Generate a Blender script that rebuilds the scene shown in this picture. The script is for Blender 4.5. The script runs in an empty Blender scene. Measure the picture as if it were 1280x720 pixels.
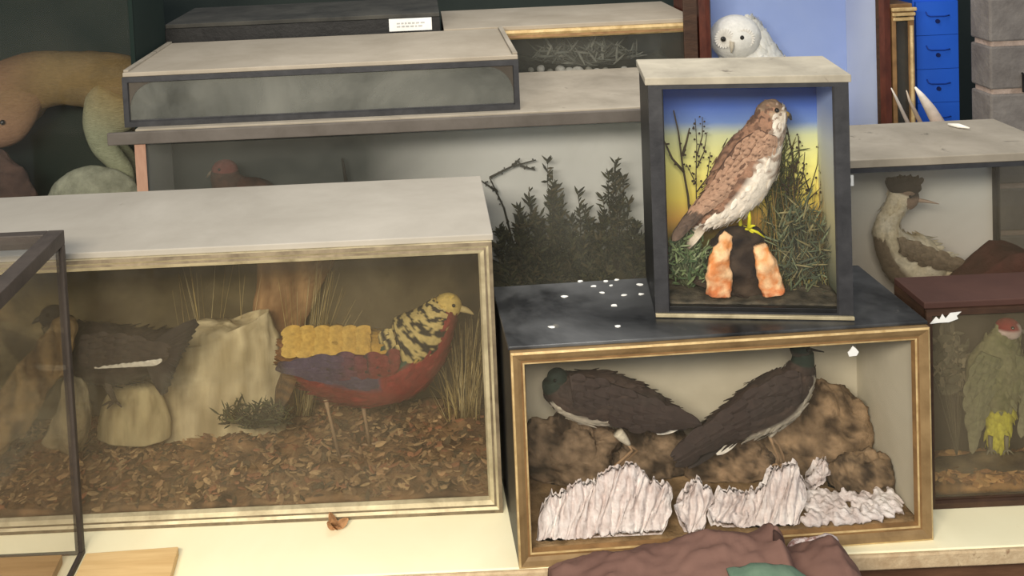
import bpy, math, random
from mathutils import Vector as V, Matrix, noise
random.seed(7)
S = bpy.context.scene
COL = S.collection
R = math.radians
# ---------------------------------------------------------------- camera model
F, CX, CY, H = 1200.0, 525.0, -85.0, 1.39     # focal length (px), optical axis (px), lens height over the worktop
TH, PH = R(3.0), R(2.6)                       # pitch, roll
_r0, _u0, FW = V((1,0,0)), V((0,math.sin(TH),math.cos(TH))), V((0,math.cos(TH),-math.sin(TH)))
RT = _r0*math.cos(PH) - _u0*math.sin(PH)
UP = _u0*math.cos(PH) + _r0*math.sin(PH)
EYE = V((0,0,H))
def ray(x, y): return FW + RT*((x-CX)/F) - UP*((y-CY)/F)
def atY(x, y, Y):
    d = ray(x, y); return EYE + d*(Y/d.y)
def atZ(x, y, z):
    d = ray(x, y); return EYE + d*((z-H)/d.z)
cd = bpy.data.cameras.new('camera'); cam = bpy.data.objects.new('camera', cd); COL.objects.link(cam)
cam.matrix_world = Matrix.Translation(EYE) @ Matrix((RT, UP, -FW)).transposed().to_4x4()
cd.sensor_width = 36; cd.lens = F/1280*36
cd.shift_x = (640-CX)/1280; cd.shift_y = (CY-360)/1280
cd.clip_start = .05
S.camera = cam
# ---------------------------------------------------------------- colours / materials
def lin(c): return c/12.92 if c <= .04045 else ((c+.055)/1.055)**2.4
def C(r, g, b): return (lin(r/255), lin(g/255), lin(b/255), 1)
def mixc(a, b, t): return tuple(a[i]+(b[i]-a[i])*t for i in range(4))
def newmat(name):
    m = bpy.data.materials.new(name); m.use_nodes = True
    nt = m.node_tree; nt.nodes.clear()
    o = nt.nodes.new('ShaderNodeOutputMaterial'); b = nt.nodes.new('ShaderNodeBsdfPrincipled')
    nt.links.new(b.outputs[0], o.inputs[0])
    return m, nt, b, o
def nz(nt, scale, detail=4, rough=.6, vec=None, dist=0):
    n = nt.nodes.new('ShaderNodeTexNoise'); n.inputs['Scale'].default_value = scale
    n.inputs['Detail'].default_value = detail; n.inputs['Roughness'].default_value = rough; n.inputs['Distortion'].default_value = dist
    if vec: nt.links.new(vec, n.inputs['Vector'])
    return n
def ramp(nt, fac, stops):
    r = nt.nodes.new('ShaderNodeValToRGB'); e = r.color_ramp.elements
    while len(e) < len(stops): e.new(.5)
    for k, (p, c) in enumerate(stops): e[k].position = p; e[k].color = c
    nt.links.new(fac, r.inputs[0]); return r
def coord(nt, scale=(1,1,1)):
    t = nt.nodes.new('ShaderNodeTexCoord'); m = nt.nodes.new('ShaderNodeMapping')
    m.inputs['Scale'].default_value = scale; nt.links.new(t.outputs['Object'], m.inputs[0]); return m.outputs[0]
def bump(nt, b, h, strength=.3, dist=.01):
    n = nt.nodes.new('ShaderNodeBump'); n.inputs['Strength'].default_value = strength; n.inputs['Distance'].default_value = dist
    nt.links.new(h, n.inputs['Height']); nt.links.new(n.outputs[0], b.inputs['Normal'])
def mixnode(nt, fac, a, b, mode='MIX'):
    m = nt.nodes.new('ShaderNodeMix'); m.data_type = 'RGBA'; m.blend_type = mode
    for v, i in ((fac,0),(a,6),(b,7)):
        if hasattr(v, 'links'): nt.links.new(v, m.inputs[i])
        else: m.inputs[i].default_value = v
    return m.outputs[2]
def noisy(name, stops, scale=8, rough=.7, metal=0, b=.2, bd=.005, stretch=(1,1,1), spec=.3, stain=None, detail=5):
    m, nt, p, o = newmat(name); v = coord(nt, stretch)
    n = nz(nt, scale, detail, .62, v, .3)
    col = ramp(nt, n.outputs[0], stops).outputs[0]
    if stain:                                   # (colour, scale, lo, hi)
        n2 = nz(nt, stain[1], 6, .65, v, .6); f = ramp(nt, n2.outputs[0], [(stain[2],(0,0,0,1)),(stain[3],(1,1,1,1))])
        col = mixnode(nt, f.outputs[0], col, stain[0])
    nt.links.new(col, p.inputs['Base Color']); p.inputs['Roughness'].default_value = rough; p.inputs['Metallic'].default_value = metal
    p.inputs['Specular IOR Level'].default_value = spec
    if b: bump(nt, p, nz(nt, scale*3, 5, .65, v).outputs[0], b, bd)
    return m
def two(name, c1, c2, **k): return noisy(name, [(.3, c1), (.7, c2)], **k)
def vcol(name, rough=.75, scale=60, amt=.35, b=.3, bd=.004, stretch=(1,1,1), spec=.25):
    m, nt, p, o = newmat(name); a = nt.nodes.new('ShaderNodeAttribute'); a.attribute_name = 'Col'
    v = coord(nt, stretch); n = nz(nt, scale, 5, .65, v)
    f = ramp(nt, n.outputs[0], [(.25,(1-amt,)*3+(1,)),(.75,(1+amt,)*3+(1,))])
    nt.links.new(mixnode(nt, 1.0, a.outputs[0], f.outputs[0], 'MULTIPLY'), p.inputs['Base Color'])
    p.inputs['Roughness'].default_value = rough; p.inputs['Specular IOR Level'].default_value = spec
    if b: bump(nt, p, n.outputs[0], b, bd)
    return m
def glass(name, tint=(1,1,1,1), dust=.05, dustc=C(150,145,130), scale=3, lo=.35, hi=.75, refl=1.0):
    m, nt, p, o = newmat(name); nt.nodes.remove(p)
    tr = nt.nodes.new('ShaderNodeBsdfTransparent'); tr.inputs[0].default_value = tint
    gl = nt.nodes.new('ShaderNodeBsdfGlossy'); gl.inputs['Roughness'].default_value = .04
    fr = nt.nodes.new('ShaderNodeFresnel'); fr.inputs[0].default_value = 1.3
    mu = nt.nodes.new('ShaderNodeMath'); mu.operation = 'MULTIPLY'; mu.inputs[1].default_value = refl; nt.links.new(fr.outputs[0], mu.inputs[0])
    ge = nt.nodes.new('ShaderNodeNewGeometry'); fb = nt.nodes.new('ShaderNodeMath'); fb.operation = 'SUBTRACT'; fb.inputs[0].default_value = 1; nt.links.new(ge.outputs['Backfacing'], fb.inputs[1])
    m3 = nt.nodes.new('ShaderNodeMath'); m3.operation = 'MULTIPLY'; nt.links.new(mu.outputs[0], m3.inputs[0]); nt.links.new(fb.outputs[0], m3.inputs[1]); mu = m3
    mx = nt.nodes.new('ShaderNodeMixShader'); nt.links.new(mu.outputs[0], mx.inputs[0]); nt.links.new(tr.outputs[0], mx.inputs[1]); nt.links.new(gl.outputs[0], mx.inputs[2])
    df = nt.nodes.new('ShaderNodeBsdfDiffuse'); df.inputs[0].default_value = dustc
    n = nz(nt, scale, 5, .6, coord(nt), .5)
    mr = nt.nodes.new('ShaderNodeMapRange'); mr.inputs[1].default_value = lo; mr.inputs[2].default_value = hi; mr.inputs[3].default_value = dust*.4; mr.inputs[4].default_value = dust*1.4
    nt.links.new(n.outputs[0], mr.inputs[0])
    m2 = nt.nodes.new('ShaderNodeMixShader'); nt.links.new(mr.outputs[0], m2.inputs[0]); nt.links.new(mx.outputs[0], m2.inputs[1]); nt.links.new(df.outputs[0], m2.inputs[2])
    nt.links.new(m2.outputs[0], o.inputs[0]); return m
def backdrop(name, stops, z0, z1, axis=2, wob=.12, scale=6):
    """a painted backdrop: bands of paint along an axis of the panel, edges brushed together"""
    m, nt, p, o = newmat(name); v = coord(nt)
    s = nt.nodes.new('ShaderNodeSeparateXYZ'); nt.links.new(v, s.inputs[0])
    mr = nt.nodes.new('ShaderNodeMapRange'); mr.inputs[1].default_value = z0; mr.inputs[2].default_value = z1; nt.links.new(s.outputs[axis], mr.inputs[0])
    n = nz(nt, scale, 4, .55, v, .4); a = nt.nodes.new('ShaderNodeMath'); a.operation = 'MULTIPLY_ADD'; a.inputs[1].default_value = wob; a.inputs[2].default_value = -wob/2
    nt.links.new(n.outputs[0], a.inputs[0]); ad = nt.nodes.new('ShaderNodeMath'); nt.links.new(a.outputs[0], ad.inputs[0]); nt.links.new(mr.outputs[0], ad.inputs[1])
    r = ramp(nt, ad.outputs[0], stops); nt.links.new(r.outputs[0], p.inputs['Base Color']); p.inputs['Roughness'].default_value = .85; p.inputs['Specular IOR Level'].default_value = .1
    return m
# ---------------------------------------------------------------- objects
def tag(o, label=None, cat=None, group=None, kind=None):
    if label: o['label'] = label
    if cat: o['category'] = cat
    if group: o['group'] = group
    if kind: o['kind'] = kind
    return o
def thing(name, label, cat, loc=(0,0,0), rz=0, group=None):
    o = bpy.data.objects.new(name, None); COL.objects.link(o); o.location = loc; o.rotation_euler = (0,0,rz); o.empty_display_size = .05
    return tag(o, label, cat, group)
class MB:
    def __init__(s): s.v, s.f, s.c, s.m = [], [], [], []
    def add(s, vs, fs, col=(1,1,1,1), mi=0):
        n = len(s.v); s.v += [V(p) for p in vs]; s.f += [tuple(n+i for i in f) for f in fs]
        s.c += (col if isinstance(col, list) else [col]*len(vs)); s.m += [mi]*len(fs); return s
    def box(s, x0, x1, y0, y1, z0, z1, col=(1,1,1,1), mi=0, M=None):
        vs = [V((x,y,z)) for z in (z0,z1) for y in (y0,y1) for x in (x0,x1)]
        if M: vs = [M @ p for p in vs]
        return s.add(vs, [(0,2,3,1),(4,5,7,6),(0,1,5,4),(2,6,7,3),(0,4,6,2),(1,3,7,5)], col, mi)
    def prism(s, poly, a, b, col=(1,1,1,1)):    # poly: list of (x,z); extruded in y from a to b
        n = len(poly); vs = [V((x,a,z)) for x,z in poly]+[V((x,b,z)) for x,z in poly]
        return s.add(vs, [tuple(range(n)), tuple(range(2*n-1,n-1,-1))]+[(i,i+n,(i+1)%n+n,(i+1)%n) for i in range(n)], col)
    def tube(s, pts, rad, n=7, col=(1,1,1,1), flat=1.0):
        pts = [V(p) for p in pts]; k = len(pts)
        if not hasattr(rad, '__len__'): rad = [rad]*k
        vs, cs = [], []; pb = None
        for i, p in enumerate(pts):
            t = (pts[min(i+1,k-1)]-pts[max(i-1,0)]).normalized()
            b = (pb - t*pb.dot(t)) if pb else t.orthogonal()
            b.normalize(); pb = b; q = t.cross(b)
            c = col[i] if isinstance(col, list) else col
            for j in range(n):
                a = 2*math.pi*j/n; vs.append(p + b*rad[i]*math.cos(a) + q*rad[i]*flat*math.sin(a)); cs.append(c)
        fs = [(i*n+j, i*n+(j+1)%n, (i+1)*n+(j+1)%n, (i+1)*n+j) for i in range(k-1) for j in range(n)]
        fs += [tuple(range(n-1,-1,-1)), tuple((k-1)*n+j for j in range(n))]
        return s.add(vs, fs, cs)
    def loft(s, pts, colfn=None, n=22, m=5, ratio=.85, N=V((0,-1,0)), dis=None):
        """smooth closed body: pts = (point, in-plane radius[, depth radius]); colfn(t, up, side, pos)"""
        P = [(V(p[0]), p[1], p[2] if len(p) > 2 else p[1]*ratio) for p in pts]; k = len(P); rows = []
        def cr(a, b, c, d, t): return .5*((2*b)+(c-a)*t+(2*a-5*b+4*c-d)*t*t+(3*b-a-3*c+d)*t*t*t)
        for i in range(k-1):
            q = [P[max(i-1,0)], P[i], P[i+1], P[min(i+2,k-1)]]
            for j in range(m + (1 if i == k-2 else 0)):
                t = j/m; rows.append((cr(*[e[0] for e in q], t), max(.0004, cr(*[e[1] for e in q], t)), max(.0004, cr(*[e[2] for e in q], t))))
        L = len(rows); vs, cs = [], []; smp = s.smp = []
        for i, (p, ri, rd) in enumerate(rows):
            T = (rows[min(i+1,L-1)][0]-rows[max(i-1,0)][0]).normalized(); B = N.cross(T).normalized()
            for j in range(n):
                a = 2*math.pi*j/n; c, sn = math.cos(a), math.sin(a); w = p + B*ri*c + N*rd*sn
                if dis: w = w + (B*c+N*sn)*dis(w)
                vs.append(w); cs.append(colfn(i/(L-1), c, sn, w) if colfn else (1,1,1,1)); smp.append((w, (B*c/ max(ri,1e-4)+N*sn/max(rd,1e-4)).normalized(), -T, cs[-1], i/(L-1)))
        fs = [(i*n+j, (i+1)*n+j, (i+1)*n+(j+1)%n, i*n+(j+1)%n) for i in range(L-1) for j in range(n)]
        fs += [tuple(range(n)), tuple((L-1)*n+j for j in range(n-1,-1,-1))]
        return s.add(vs, fs, cs)
    def coat(s, n, L, W, t0=.05, t1=.85, a=.12, lift=.10):
        """small overlapping contour feathers over the last lofted body, lying towards its tail"""
        pool = [q for q in s.smp if t0 < q[4] < t1]
        for _ in range(n):
            w, nr, d, c, t = random.choice(pool); k = 1+random.uniform(-a, a); c2 = (c[0]*k, c[1]*k, c[2]*k, 1); l = L*random.uniform(.7,1.3)
            d = (d+V([random.uniform(-.18,.18) for _ in range(3)])).normalized()
            s.plate(w-nr*.001-d*l*.3+V([random.uniform(-.003,.003) for _ in range(3)]), d+nr*lift, nr, l, W*random.uniform(.7,1.3), lambda t_, s_: tuple(x*(.82 if t_ > .8 else 1) for x in c2[:3])+(1,), curl=-.03, n=3)
        return s
    def ball(s, c, r, n=14, m=10, col=(1,1,1,1), dis=None, colfn=None):
        c = V(c); r = V(r) if hasattr(r, '__len__') else V((r,r,r)); vs, cs = [], []
        for i in range(m+1):
            th = math.pi*i/m
            for j in range(n):
                a = 2*math.pi*j/n; d = V((math.sin(th)*math.cos(a), math.sin(th)*math.sin(a), math.cos(th)))
                w = V((d.x*r.x, d.y*r.y, d.z*r.z))
                if dis: w = w*(1+dis(c+w))
                vs.append(c+w); cs.append(colfn(c+w, d) if colfn else col)
        fs = [(i*n+j, (i+1)*n+j, (i+1)*n+(j+1)%n, i*n+(j+1)%n) for i in range(m) for j in range(n)]
        return s.add(vs, fs, cs)
    def plate(s, base, d, nrm, L, W, cols, curl=.08, tip=.55, n=5):
        """a feather or leaf: rounded blade from base along d, facing nrm; cols = colour per cross row or fn(t, side)"""
        d = V(d).normalized(); nrm = V(nrm).normalized(); q = d.cross(nrm).normalized(); nrm = q.cross(d); vs, cs = [], []
        for i in range(n+1):
            t = i/n; w = W*.5*(math.sin(math.pi*min(1, (t*.86+.12)))**tip); c0 = V(base)+d*L*t+nrm*L*curl*(t*t)
            for sd in (-1,0,1):
                vs.append(c0+q*w*sd+nrm*(0 if sd else W*.10)); cs.append(cols(t, sd))
        fs = [(i*3+j, i*3+j+1, i*3+j+4, i*3+j+3) for i in range(n) for j in (0,1)]
        return s.add(vs, fs, cs)
    def field(s, x0, x1, y0, y1, fn, nx=60, ny=30, zb=0, colfn=None):
        """solid ground with a height field on top"""
        g = [[V((x0+(x1-x0)*i/nx, y0+(y1-y0)*j/ny, 0)) for i in range(nx+1)] for j in range(ny+1)]
        vs, cs = [], []
        for row in g:
            for p in row: p.z = fn(p.x, p.y); vs.append(p); cs.append(colfn(p) if colfn else (1,1,1,1))
        k = nx+1; fs = [(j*k+i, j*k+i+1, (j+1)*k+i+1, (j+1)*k+i) for j in range(ny) for i in range(nx)]
        rim = [i for i in range(k)]+[j*k+nx for j in range(1,ny+1)]+[ny*k+i for i in range(nx-1,-1,-1)]+[j*k for j in range(ny-1,0,-1)]
        b0 = len(vs)
        for r in rim: vs.append(V((vs[r].x, vs[r].y, zb))); cs.append(cs[r])
        q = len(rim); fs += [(rim[i], b0+i, b0+(i+1)%q, rim[(i+1)%q]) for i in range(q)]; fs.append(tuple(b0+i for i in range(q-1,-1,-1)))
        return s.add(vs, fs, cs)
    def build(s, name, mat, parent=None, loc=None, smooth=False, bevel=0, sub=0):
        me = bpy.data.meshes.new(name); off = V(loc) if loc is not None else V((0,0,0))
        me.from_pydata([p-off for p in s.v], [], s.f)
        for m_ in (mat if isinstance(mat, (list, tuple)) else [mat]): me.materials.append(m_)
        at = me.color_attributes.new('Col', 'FLOAT_COLOR', 'POINT')
        at.data.foreach_set('color', [x for c in s.c for x in c])
        if any(s.m): me.polygons.foreach_set('material_index', s.m)
        if smooth: me.polygons.foreach_set('use_smooth', [True]*len(me.polygons))
        me.update(); o = bpy.data.objects.new(name, me); COL.objects.link(o)
        if parent: o.parent = parent
        elif loc is not None: o.location = off
        if bevel:
            b = o.modifiers.new('bevel', 'BEVEL'); b.width = bevel; b.segments = 2; b.limit_method = 'ANGLE'
        if sub:
            b = o.modifiers.new('subsurf', 'SUBSURF'); b.levels = b.render_levels = sub
        return o
def moulding(w, h, prof, kz=1.0, y=0, x0=0, z0=0):
    """mitred picture-frame moulding round a w x h opening side: prof = (inset, out, material index)"""
    mb = MB(); ring = []
    for ins, out, mi in prof:
        ring.append([V((x0+ins,y-out,z0+ins*kz)), V((x0+w-ins,y-out,z0+ins*kz)), V((x0+w-ins,y-out,z0+h-ins*kz)), V((x0+ins,y-out,z0+h-ins*kz))])
    for k in range(len(prof)-1):
        for j in range(4):
            a, b = ring[k], ring[k+1]; mb.add([a[j], a[(j+1)%4], b[(j+1)%4], b[j]], [(0,1,2,3)], (1,1,1,1), prof[k][2])
    a, b = ring[-1], ring[0]
    for j in range(4): mb.add([a[j], a[(j+1)%4], b[(j+1)%4], b[j]], [(0,1,2,3)], (1,1,1,1), prof[-1][2])
    return mb
def fbm(p, s=1.0, o=4): return noise.fractal(V(p)*s, 1.0, 2.0, o, noise_basis='PERLIN_ORIGINAL')
# ---------------------------------------------------------------- shared materials
m_dustwhite = noisy('dusty_pale_board', [(.3,C(156,150,139)),(.7,C(176,170,159))], 3, .85, stain=(C(132,126,116),8,.70,.78), b=.06, spec=.1)
m_dustgrey = noisy('dusty_grey_board', [(.3,C(140,132,118)),(.7,C(166,157,142))], 7, .9, stain=(C(104,98,88),14,.64,.72), b=.1, spec=.1)
m_beige = noisy('beige_dust_board', [(.3,C(150,140,124)),(.7,C(172,162,146))], 4, .9, b=.1, spec=.1)
m_darkframe = two('dark_painted_wood', C(44,44,46), C(62,62,64), scale=20, rough=.5)
m_black = two('black_painted_wood', C(20,20,21), C(34,34,34), scale=20, rough=.45)
m_blacktop = noisy('black_lacquer_top', [(.36,C(28,29,31)),(.62,C(92,93,94))], 3, .3, stain=(C(122,118,110),16,.68,.76), b=.05)
m_brownframe = two('brown_case_wood', C(52,38,30), C(78,56,42), scale=14, stretch=(1,1,4), rough=.5)
m_redwood = two('red_brown_wood', C(66,32,24), C(96,50,36), scale=14, stretch=(3,3,1), rough=.45)
m_pinkwood = two('pale_pink_wood', C(150,112,92), C(186,150,128), scale=10, stretch=(3,3,.6), rough=.7)
m_gold = noisy('worn_gilt', [(.3,C(172,142,94)),(.7,C(222,196,144))], 30, .45, metal=.15, b=.2, bd=.002)
m_golddark = noisy('tarnished_gilt', [(.3,C(112,84,54)),(.7,C(156,120,78))], 18, .5, metal=.15, b=.2, bd=.002)
m_silver = noisy('aged_silver_gilt', [(.3,C(150,138,110)),(.7,C(206,194,160))], 16, .5, metal=.3, b=.2, bd=.002)
m_silverdark = noisy('worn_grey_gilt', [(.3,C(96,84,68)),(.7,C(150,136,112))], 18, .6, metal=.2, b=.2, bd=.002)
m_cream = noisy('cream_paint', [(.3,C(248,238,200)),(.7,C(254,248,214))], 3, .55, stain=(C(220,202,152),6,.66,.8), b=.08)
m_creamedge = noisy('chipped_cream_edge', [(.35,C(186,160,126)),(.65,C(214,192,156))], 40, .8, stain=(C(156,128,98),40,.60,.72), b=.4)
m_apron = two('brown_bench_wood', C(82,56,40), C(112,80,58), scale=8, stretch=(1,1,6), rough=.7)
m_pine = noisy('pine_plank', [(.3,C(206,170,116)),(.7,C(228,196,142))], 4, .6, stretch=(1,14,14), b=.1)
m_pinedull = noisy('brown_plank', [(.3,C(150,118,78)),(.7,C(176,142,98))], 4, .6, stretch=(1,14,14), b=.1)
m_glass = glass('clear_glass', dust=.03)
m_hazy = glass('dusty_glass', tint=(.95,.95,.95,1), dust=.10, dustc=C(150,150,140))
m_murky = glass('murky_glass', tint=(.75,.78,.77,1), dust=.5, dustc=C(136,136,128), scale=4)
m_hazelight = glass('lightly_dusty_glass', tint=(.92,.92,.9,1), dust=.10, dustc=C(150,138,116))
m_white = two('white_paper', C(226,226,222), C(242,242,238), scale=20, rough=.8, b=.05)
m_ink = two('pencil_grey', C(170,170,168), C(186,186,184), scale=20, rough=.8, b=0)
# ---------------------------------------------------------------- room
m_floor = two('concrete_floor', C(70,66,62), C(96,90,84), scale=3, rough=.8)
m_wall = two('dark_wall', C(38,46,44), C(52,60,56), scale=2, rough=.9)
fl = MB().box(-3.2,3.4,-.8,4.5,-.66,-.6).build('floor', m_floor); tag(fl, kind='structure')
wb = MB().box(-3.2,3.4,4.4,4.5,-.6,2.2).build('wall_back', m_wall); tag(wb, kind='structure')
m_block = noisy('concrete_block', [(.3,C(104,98,94)),(.7,C(138,132,126))], 9, .9, b=.5, bd=.01)
m_mortar = noisy('pinkish_mortar', [(.3,C(160,140,126)),(.7,C(196,176,162))], 20, .95, b=.5, bd=.01)
mb = MB(); z = -.6; ph_ = .1525; zz = atY(1255, 55, 3.0).z
k0 = math.ceil((zz+.6)/ph_); zs = zz-k0*ph_
for k in range(k0+4):
    a, b2 = zs+k*ph_+.008, zs+(k+1)*ph_-.008
    xs = [1.78, 1.99, 2.43, 2.9] if k % 2 else [1.78, 2.21, 2.65, 2.9]
    for i in range(3): mb.box(xs[i], xs[i+1]-.008, 3.0, 3.11, max(a,-.6), b2)
mb.box(1.788, 2.9, 3.007, 3.103, -.6, zs+(k0+4)*ph_, mi=1)
pw = mb.build('wall_right', [m_block, m_mortar], bevel=.006); tag(pw, kind='structure')
hk = thing('wall_hook', 'small dark bent metal hook sticking out from the grey block wall', 'hook', (2.0,3.0,.9))
p0 = atY(1285, 104, 2.985)
hk.location = p0
MB().tube([V((.0,.012,-.005)),V((0,-.03,0)),V((-.02,-.045,.012)),V((-.05,-.05,.045))], [.006,.006,.005,.003]).build('hook_arm', m_black, hk)
MB().box(-.012,.012,.004,.0125,-.03,.03).build('wall_plate', m_black, hk, bevel=.002)
# ---------------------------------------------------------------- tables
tb = thing('display_table', 'long cream painted table with a chipped front edge carrying the glass cases', 'table', (0,2.8,-.6))
L = V((0,2.8,-.6))
mb = MB().box(-2.3,1.625,1.866,3.75,-.03,-.0006)
mb.build('tabletop', m_cream, tb, L, bevel=.003)
MB().box(-2.3,1.625,1.856,1.866,-.032,-.0015).build('front_edge_strip', m_creamedge, tb, L, bevel=.003)
MB().box(-2.25,1.60,1.90,1.93,-.22,-.03).build('apron', m_apron, tb, L, bevel=.002)
for x in (-2.2,-.3,1.53):
    for y in (1.94,3.65): MB().box(x-.04,x+.04,y,y+.08,-.6,-.03).build('leg', m_apron, tb, L, bevel=.003)
st = thing('side_table', 'cream side table under the front edge of the empty glass cover', 'table', (-1.2,1.6,-.6)); L = V((-1.2,1.6,-.6))
MB().box(-2.3,-.42,1.38,1.853,-.03,-.0006).build('tabletop', m_cream, st, L, bevel=.002)
for x in (-2.2,-.52):
    for y in (1.42,1.78): MB().box(x-.03,x+.03,y,y+.06,-.6,-.03).build('leg', m_apron, st, L, bevel=.003)
# ---------------------------------------------------------------- glass cases
DIM = {}
def case(name, label, x, y, z, w, d, h, rz=0, t=.012, cat='display case', outer=None, top=None, lining=None, back=None, backy=None, prof=None, profm=None, gl=None,
         lip=0, topt=.014, glass_side=(), base=True, kz=1.0, group=None, floor=None):
    o = thing(name, label, cat, (x,y,z), rz, group)
    if base: MB().box(0,w,.0,d,0,.018).build('base_board', [floor or outer], o, bevel=.001)
    MB().box(-lip,w+lip,-lip,d,h-topt,h).build('top_panel', top, o, bevel=.002)
    MB().box(t,w-t,d-t,d,.018,h-topt).build('back_panel', outer, o)
    if back: MB().box(t,w-t,(backy or d-t)-.004,backy or d-t,.018,h-topt).build('backdrop', back, o)
    for k, xa in enumerate((0, w-t)):
        if k in glass_side:
            MB().box(xa+.004,xa+.007,.012,d-t,.018,h-topt).build('side_glass', gl, o)
            MB().box(xa,xa+t,d-t-.02,d-t-.005,.018,h-topt).build('corner_post', outer, o); continue
        mb = MB().box(xa,xa+t,0,d,.018,h-topt)
        if lining:
            xi = xa+t if k == 0 else xa-.002
            mb.box(xi,xi+.002,.006,d-t-.005,.018,h-topt-.001,mi=1)
        mb.build('side_panel', [outer, lining] if lining else [outer], o)
    if lining: MB().box(t+.003,w-t-.003,.008,d-t-.005,h-topt-.003,h-topt-.0005).build('ceiling_lining', lining, o)
    hh = h-topt if topt else h
    moulding(w, hh, prof, kz).build('front_frame', profm, o)
    ins = prof[-1][0]-.003; iz = ins*kz
    MB().box(ins,w-ins,.002,.005,iz,hh-iz).build('glass_pane', gl, o)
    DIM[o] = (w, backy+t if backy else d, h); return o
a, b2 = atZ(648,705,0), atZ(1162,669,0)
prof_front = [(0,-.002,2),(0,.014,0),(.004,.016,2),(.013,.013,2),(.020,.009,1),(.024,.009,0),(.0275,.008,1),(.030,-.003,1)]
m_goldmid = noisy('brown_gilt', [(.3,C(118,94,62)),(.7,C(152,126,88))], 14, .5, metal=.1, b=.2, bd=.002)
m_creamline = two('cream_case_lining', C(186,178,156), C(206,198,176), scale=5, rough=.9, b=.05)
c_front = case('lapwing_case', 'black case with a gilt frame holding two dark birds on white crusted rocks', a.x, a.y, 0, (b2-a).length, .285, .4525, math.atan2(b2.y-a.y, b2.x-a.x),
    outer=m_black, top=m_blacktop, lining=m_creamline, back=m_creamline, prof=prof_front, profm=[m_gold, m_golddark, m_goldmid], topt=.007, gl=m_glass, lip=.003)
c_front.name = 'wader_case'
def loc(o, x, y, z): return Matrix.Translation(o.location) @ Matrix.Rotation(o.rotation_euler.z, 4, 'Z') @ V((x,y,z))
# white flecks modelled in place of reflections on the black top
for i, (x, y) in enumerate([(771,350),(764,357),(742,358),(753,366),(780,369),(800,356),(801,368),(768,382),(706,371),(725,352),(690,409),(773,408),(757,352)]):
    p = atZ(x, y, .4525); q = c_front.matrix_basis.inverted() @ p
    mb = MB(); n = 7; rr = [random.uniform(.6,1.2) for _ in range(n)]
    s_ = random.uniform(.0035,.0062)
    vs = [q+V((math.cos(6.283*j/n)*s_*1.5*rr[j], math.sin(6.283*j/n)*s_*rr[j], 0)) for j in range(n)]; vs2 = [v+V((0,0,.0012)) for v in vs]
    mb.add(vs+vs2, [tuple(range(n,2*n))]+[(j,(j+1)%n,n+(j+1)%n,n+j) for j in range(n)]); mb.build('reflection_fleck', m_white, c_front)
# pheasant case
prof_ph = [(0,-.002,0),(0,.012,1),(.008,.013,0),(.013,.009,1),(.018,.010,0),(.026,.006,0),(.030,-.003,1)]
m_phback = noisy('painted_moor_backdrop', [(.3,C(70,60,44)),(.5,C(104,94,72)),(.7,C(138,124,92))], 3.2, .9, stain=(C(46,42,34),2.4,.55,.7), b=0, spec=.05)
m_phside = two('brown_case_lining', C(84,72,54), C(110,96,72), scale=4, rough=.9)
a, b2 = V((-1.30,2.049,0)), atZ(628,634,0)
c_ph = case('pheasant_case', 'wide case with a pale dusty top and silver frame, holding a red and gold pheasant', a.x, a.y, 0, b2.x-a.x, .41, .62, 0,
    outer=m_silverdark, top=m_dustwhite, lining=m_phside, back=m_phback, prof=prof_ph, profm=[m_silver, m_silverdark], gl=m_hazelight, lip=.004)
# heather case
m_sky_refl = backdrop('sky_and_reflection_backdrop', [(.0,C(56,60,58)),(.42,C(76,80,78)),(.60,C(196,198,194)),(.74,C(240,242,238)),(1,C(242,244,240))], 0, 1.39, axis=0, wob=.1, scale=2.5)  # dark left end paints in reflection and dirt on the glass; right is sky
prof_h = [(0,-.002,0),(0,.010,0),(.016,.010,0),(.020,.004,1),(.022,-.002,1)]
xl, xr = atY(170,185,2.58).x, .70
zt = atY(500,147,2.58).z
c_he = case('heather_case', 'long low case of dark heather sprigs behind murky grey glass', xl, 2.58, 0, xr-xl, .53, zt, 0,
    outer=m_brownframe, top=m_dustgrey, lining=two('pale_sky_lining', C(196,198,192), C(216,218,212), scale=3, rough=.9, b=0), back=m_sky_refl, backy=.31, prof=prof_h, profm=[m_darkframe, m_black], gl=m_hazy, lip=0)
MB().box(-.07,xr-xl+.004,-.022,-.010,zt-.036,zt-.002).build('cornice_strip', two('grey_dusty_strip', C(86,80,74), C(104,98,92), scale=9, rough=.8), c_he, bevel=.003)
MB().box(0,.03,-.013,-.0105,.02,zt-.037).build('corner_post', m_pinkwood, c_he)
# grey case on top of it, with a round-cornered mount
m_greyback = two('grey_case_lining', C(96,96,90), C(122,122,114), scale=2, rough=.9)
prof_g = [(0,-.002,0),(0,.008,0),(.014,.008,0),(.016,.002,1)]
g0, g1 = atY(157,160,2.615), atY(650,137,2.615); gt = atY(400,80,2.615).z
c_gr = case('low_grey_case', 'low grey case with rounded glass corners lying on top of the heather case', g0.x, 2.615, zt, g1.x-g0.x, .485, gt-zt, 0,
    outer=m_darkframe, top=m_beige, lining=m_greyback, back=m_greyback, prof=prof_g, profm=[m_darkframe, m_black], gl=m_murky, topt=.012)
w, hh = g1.x-g0.x, gt-zt-.012
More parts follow.
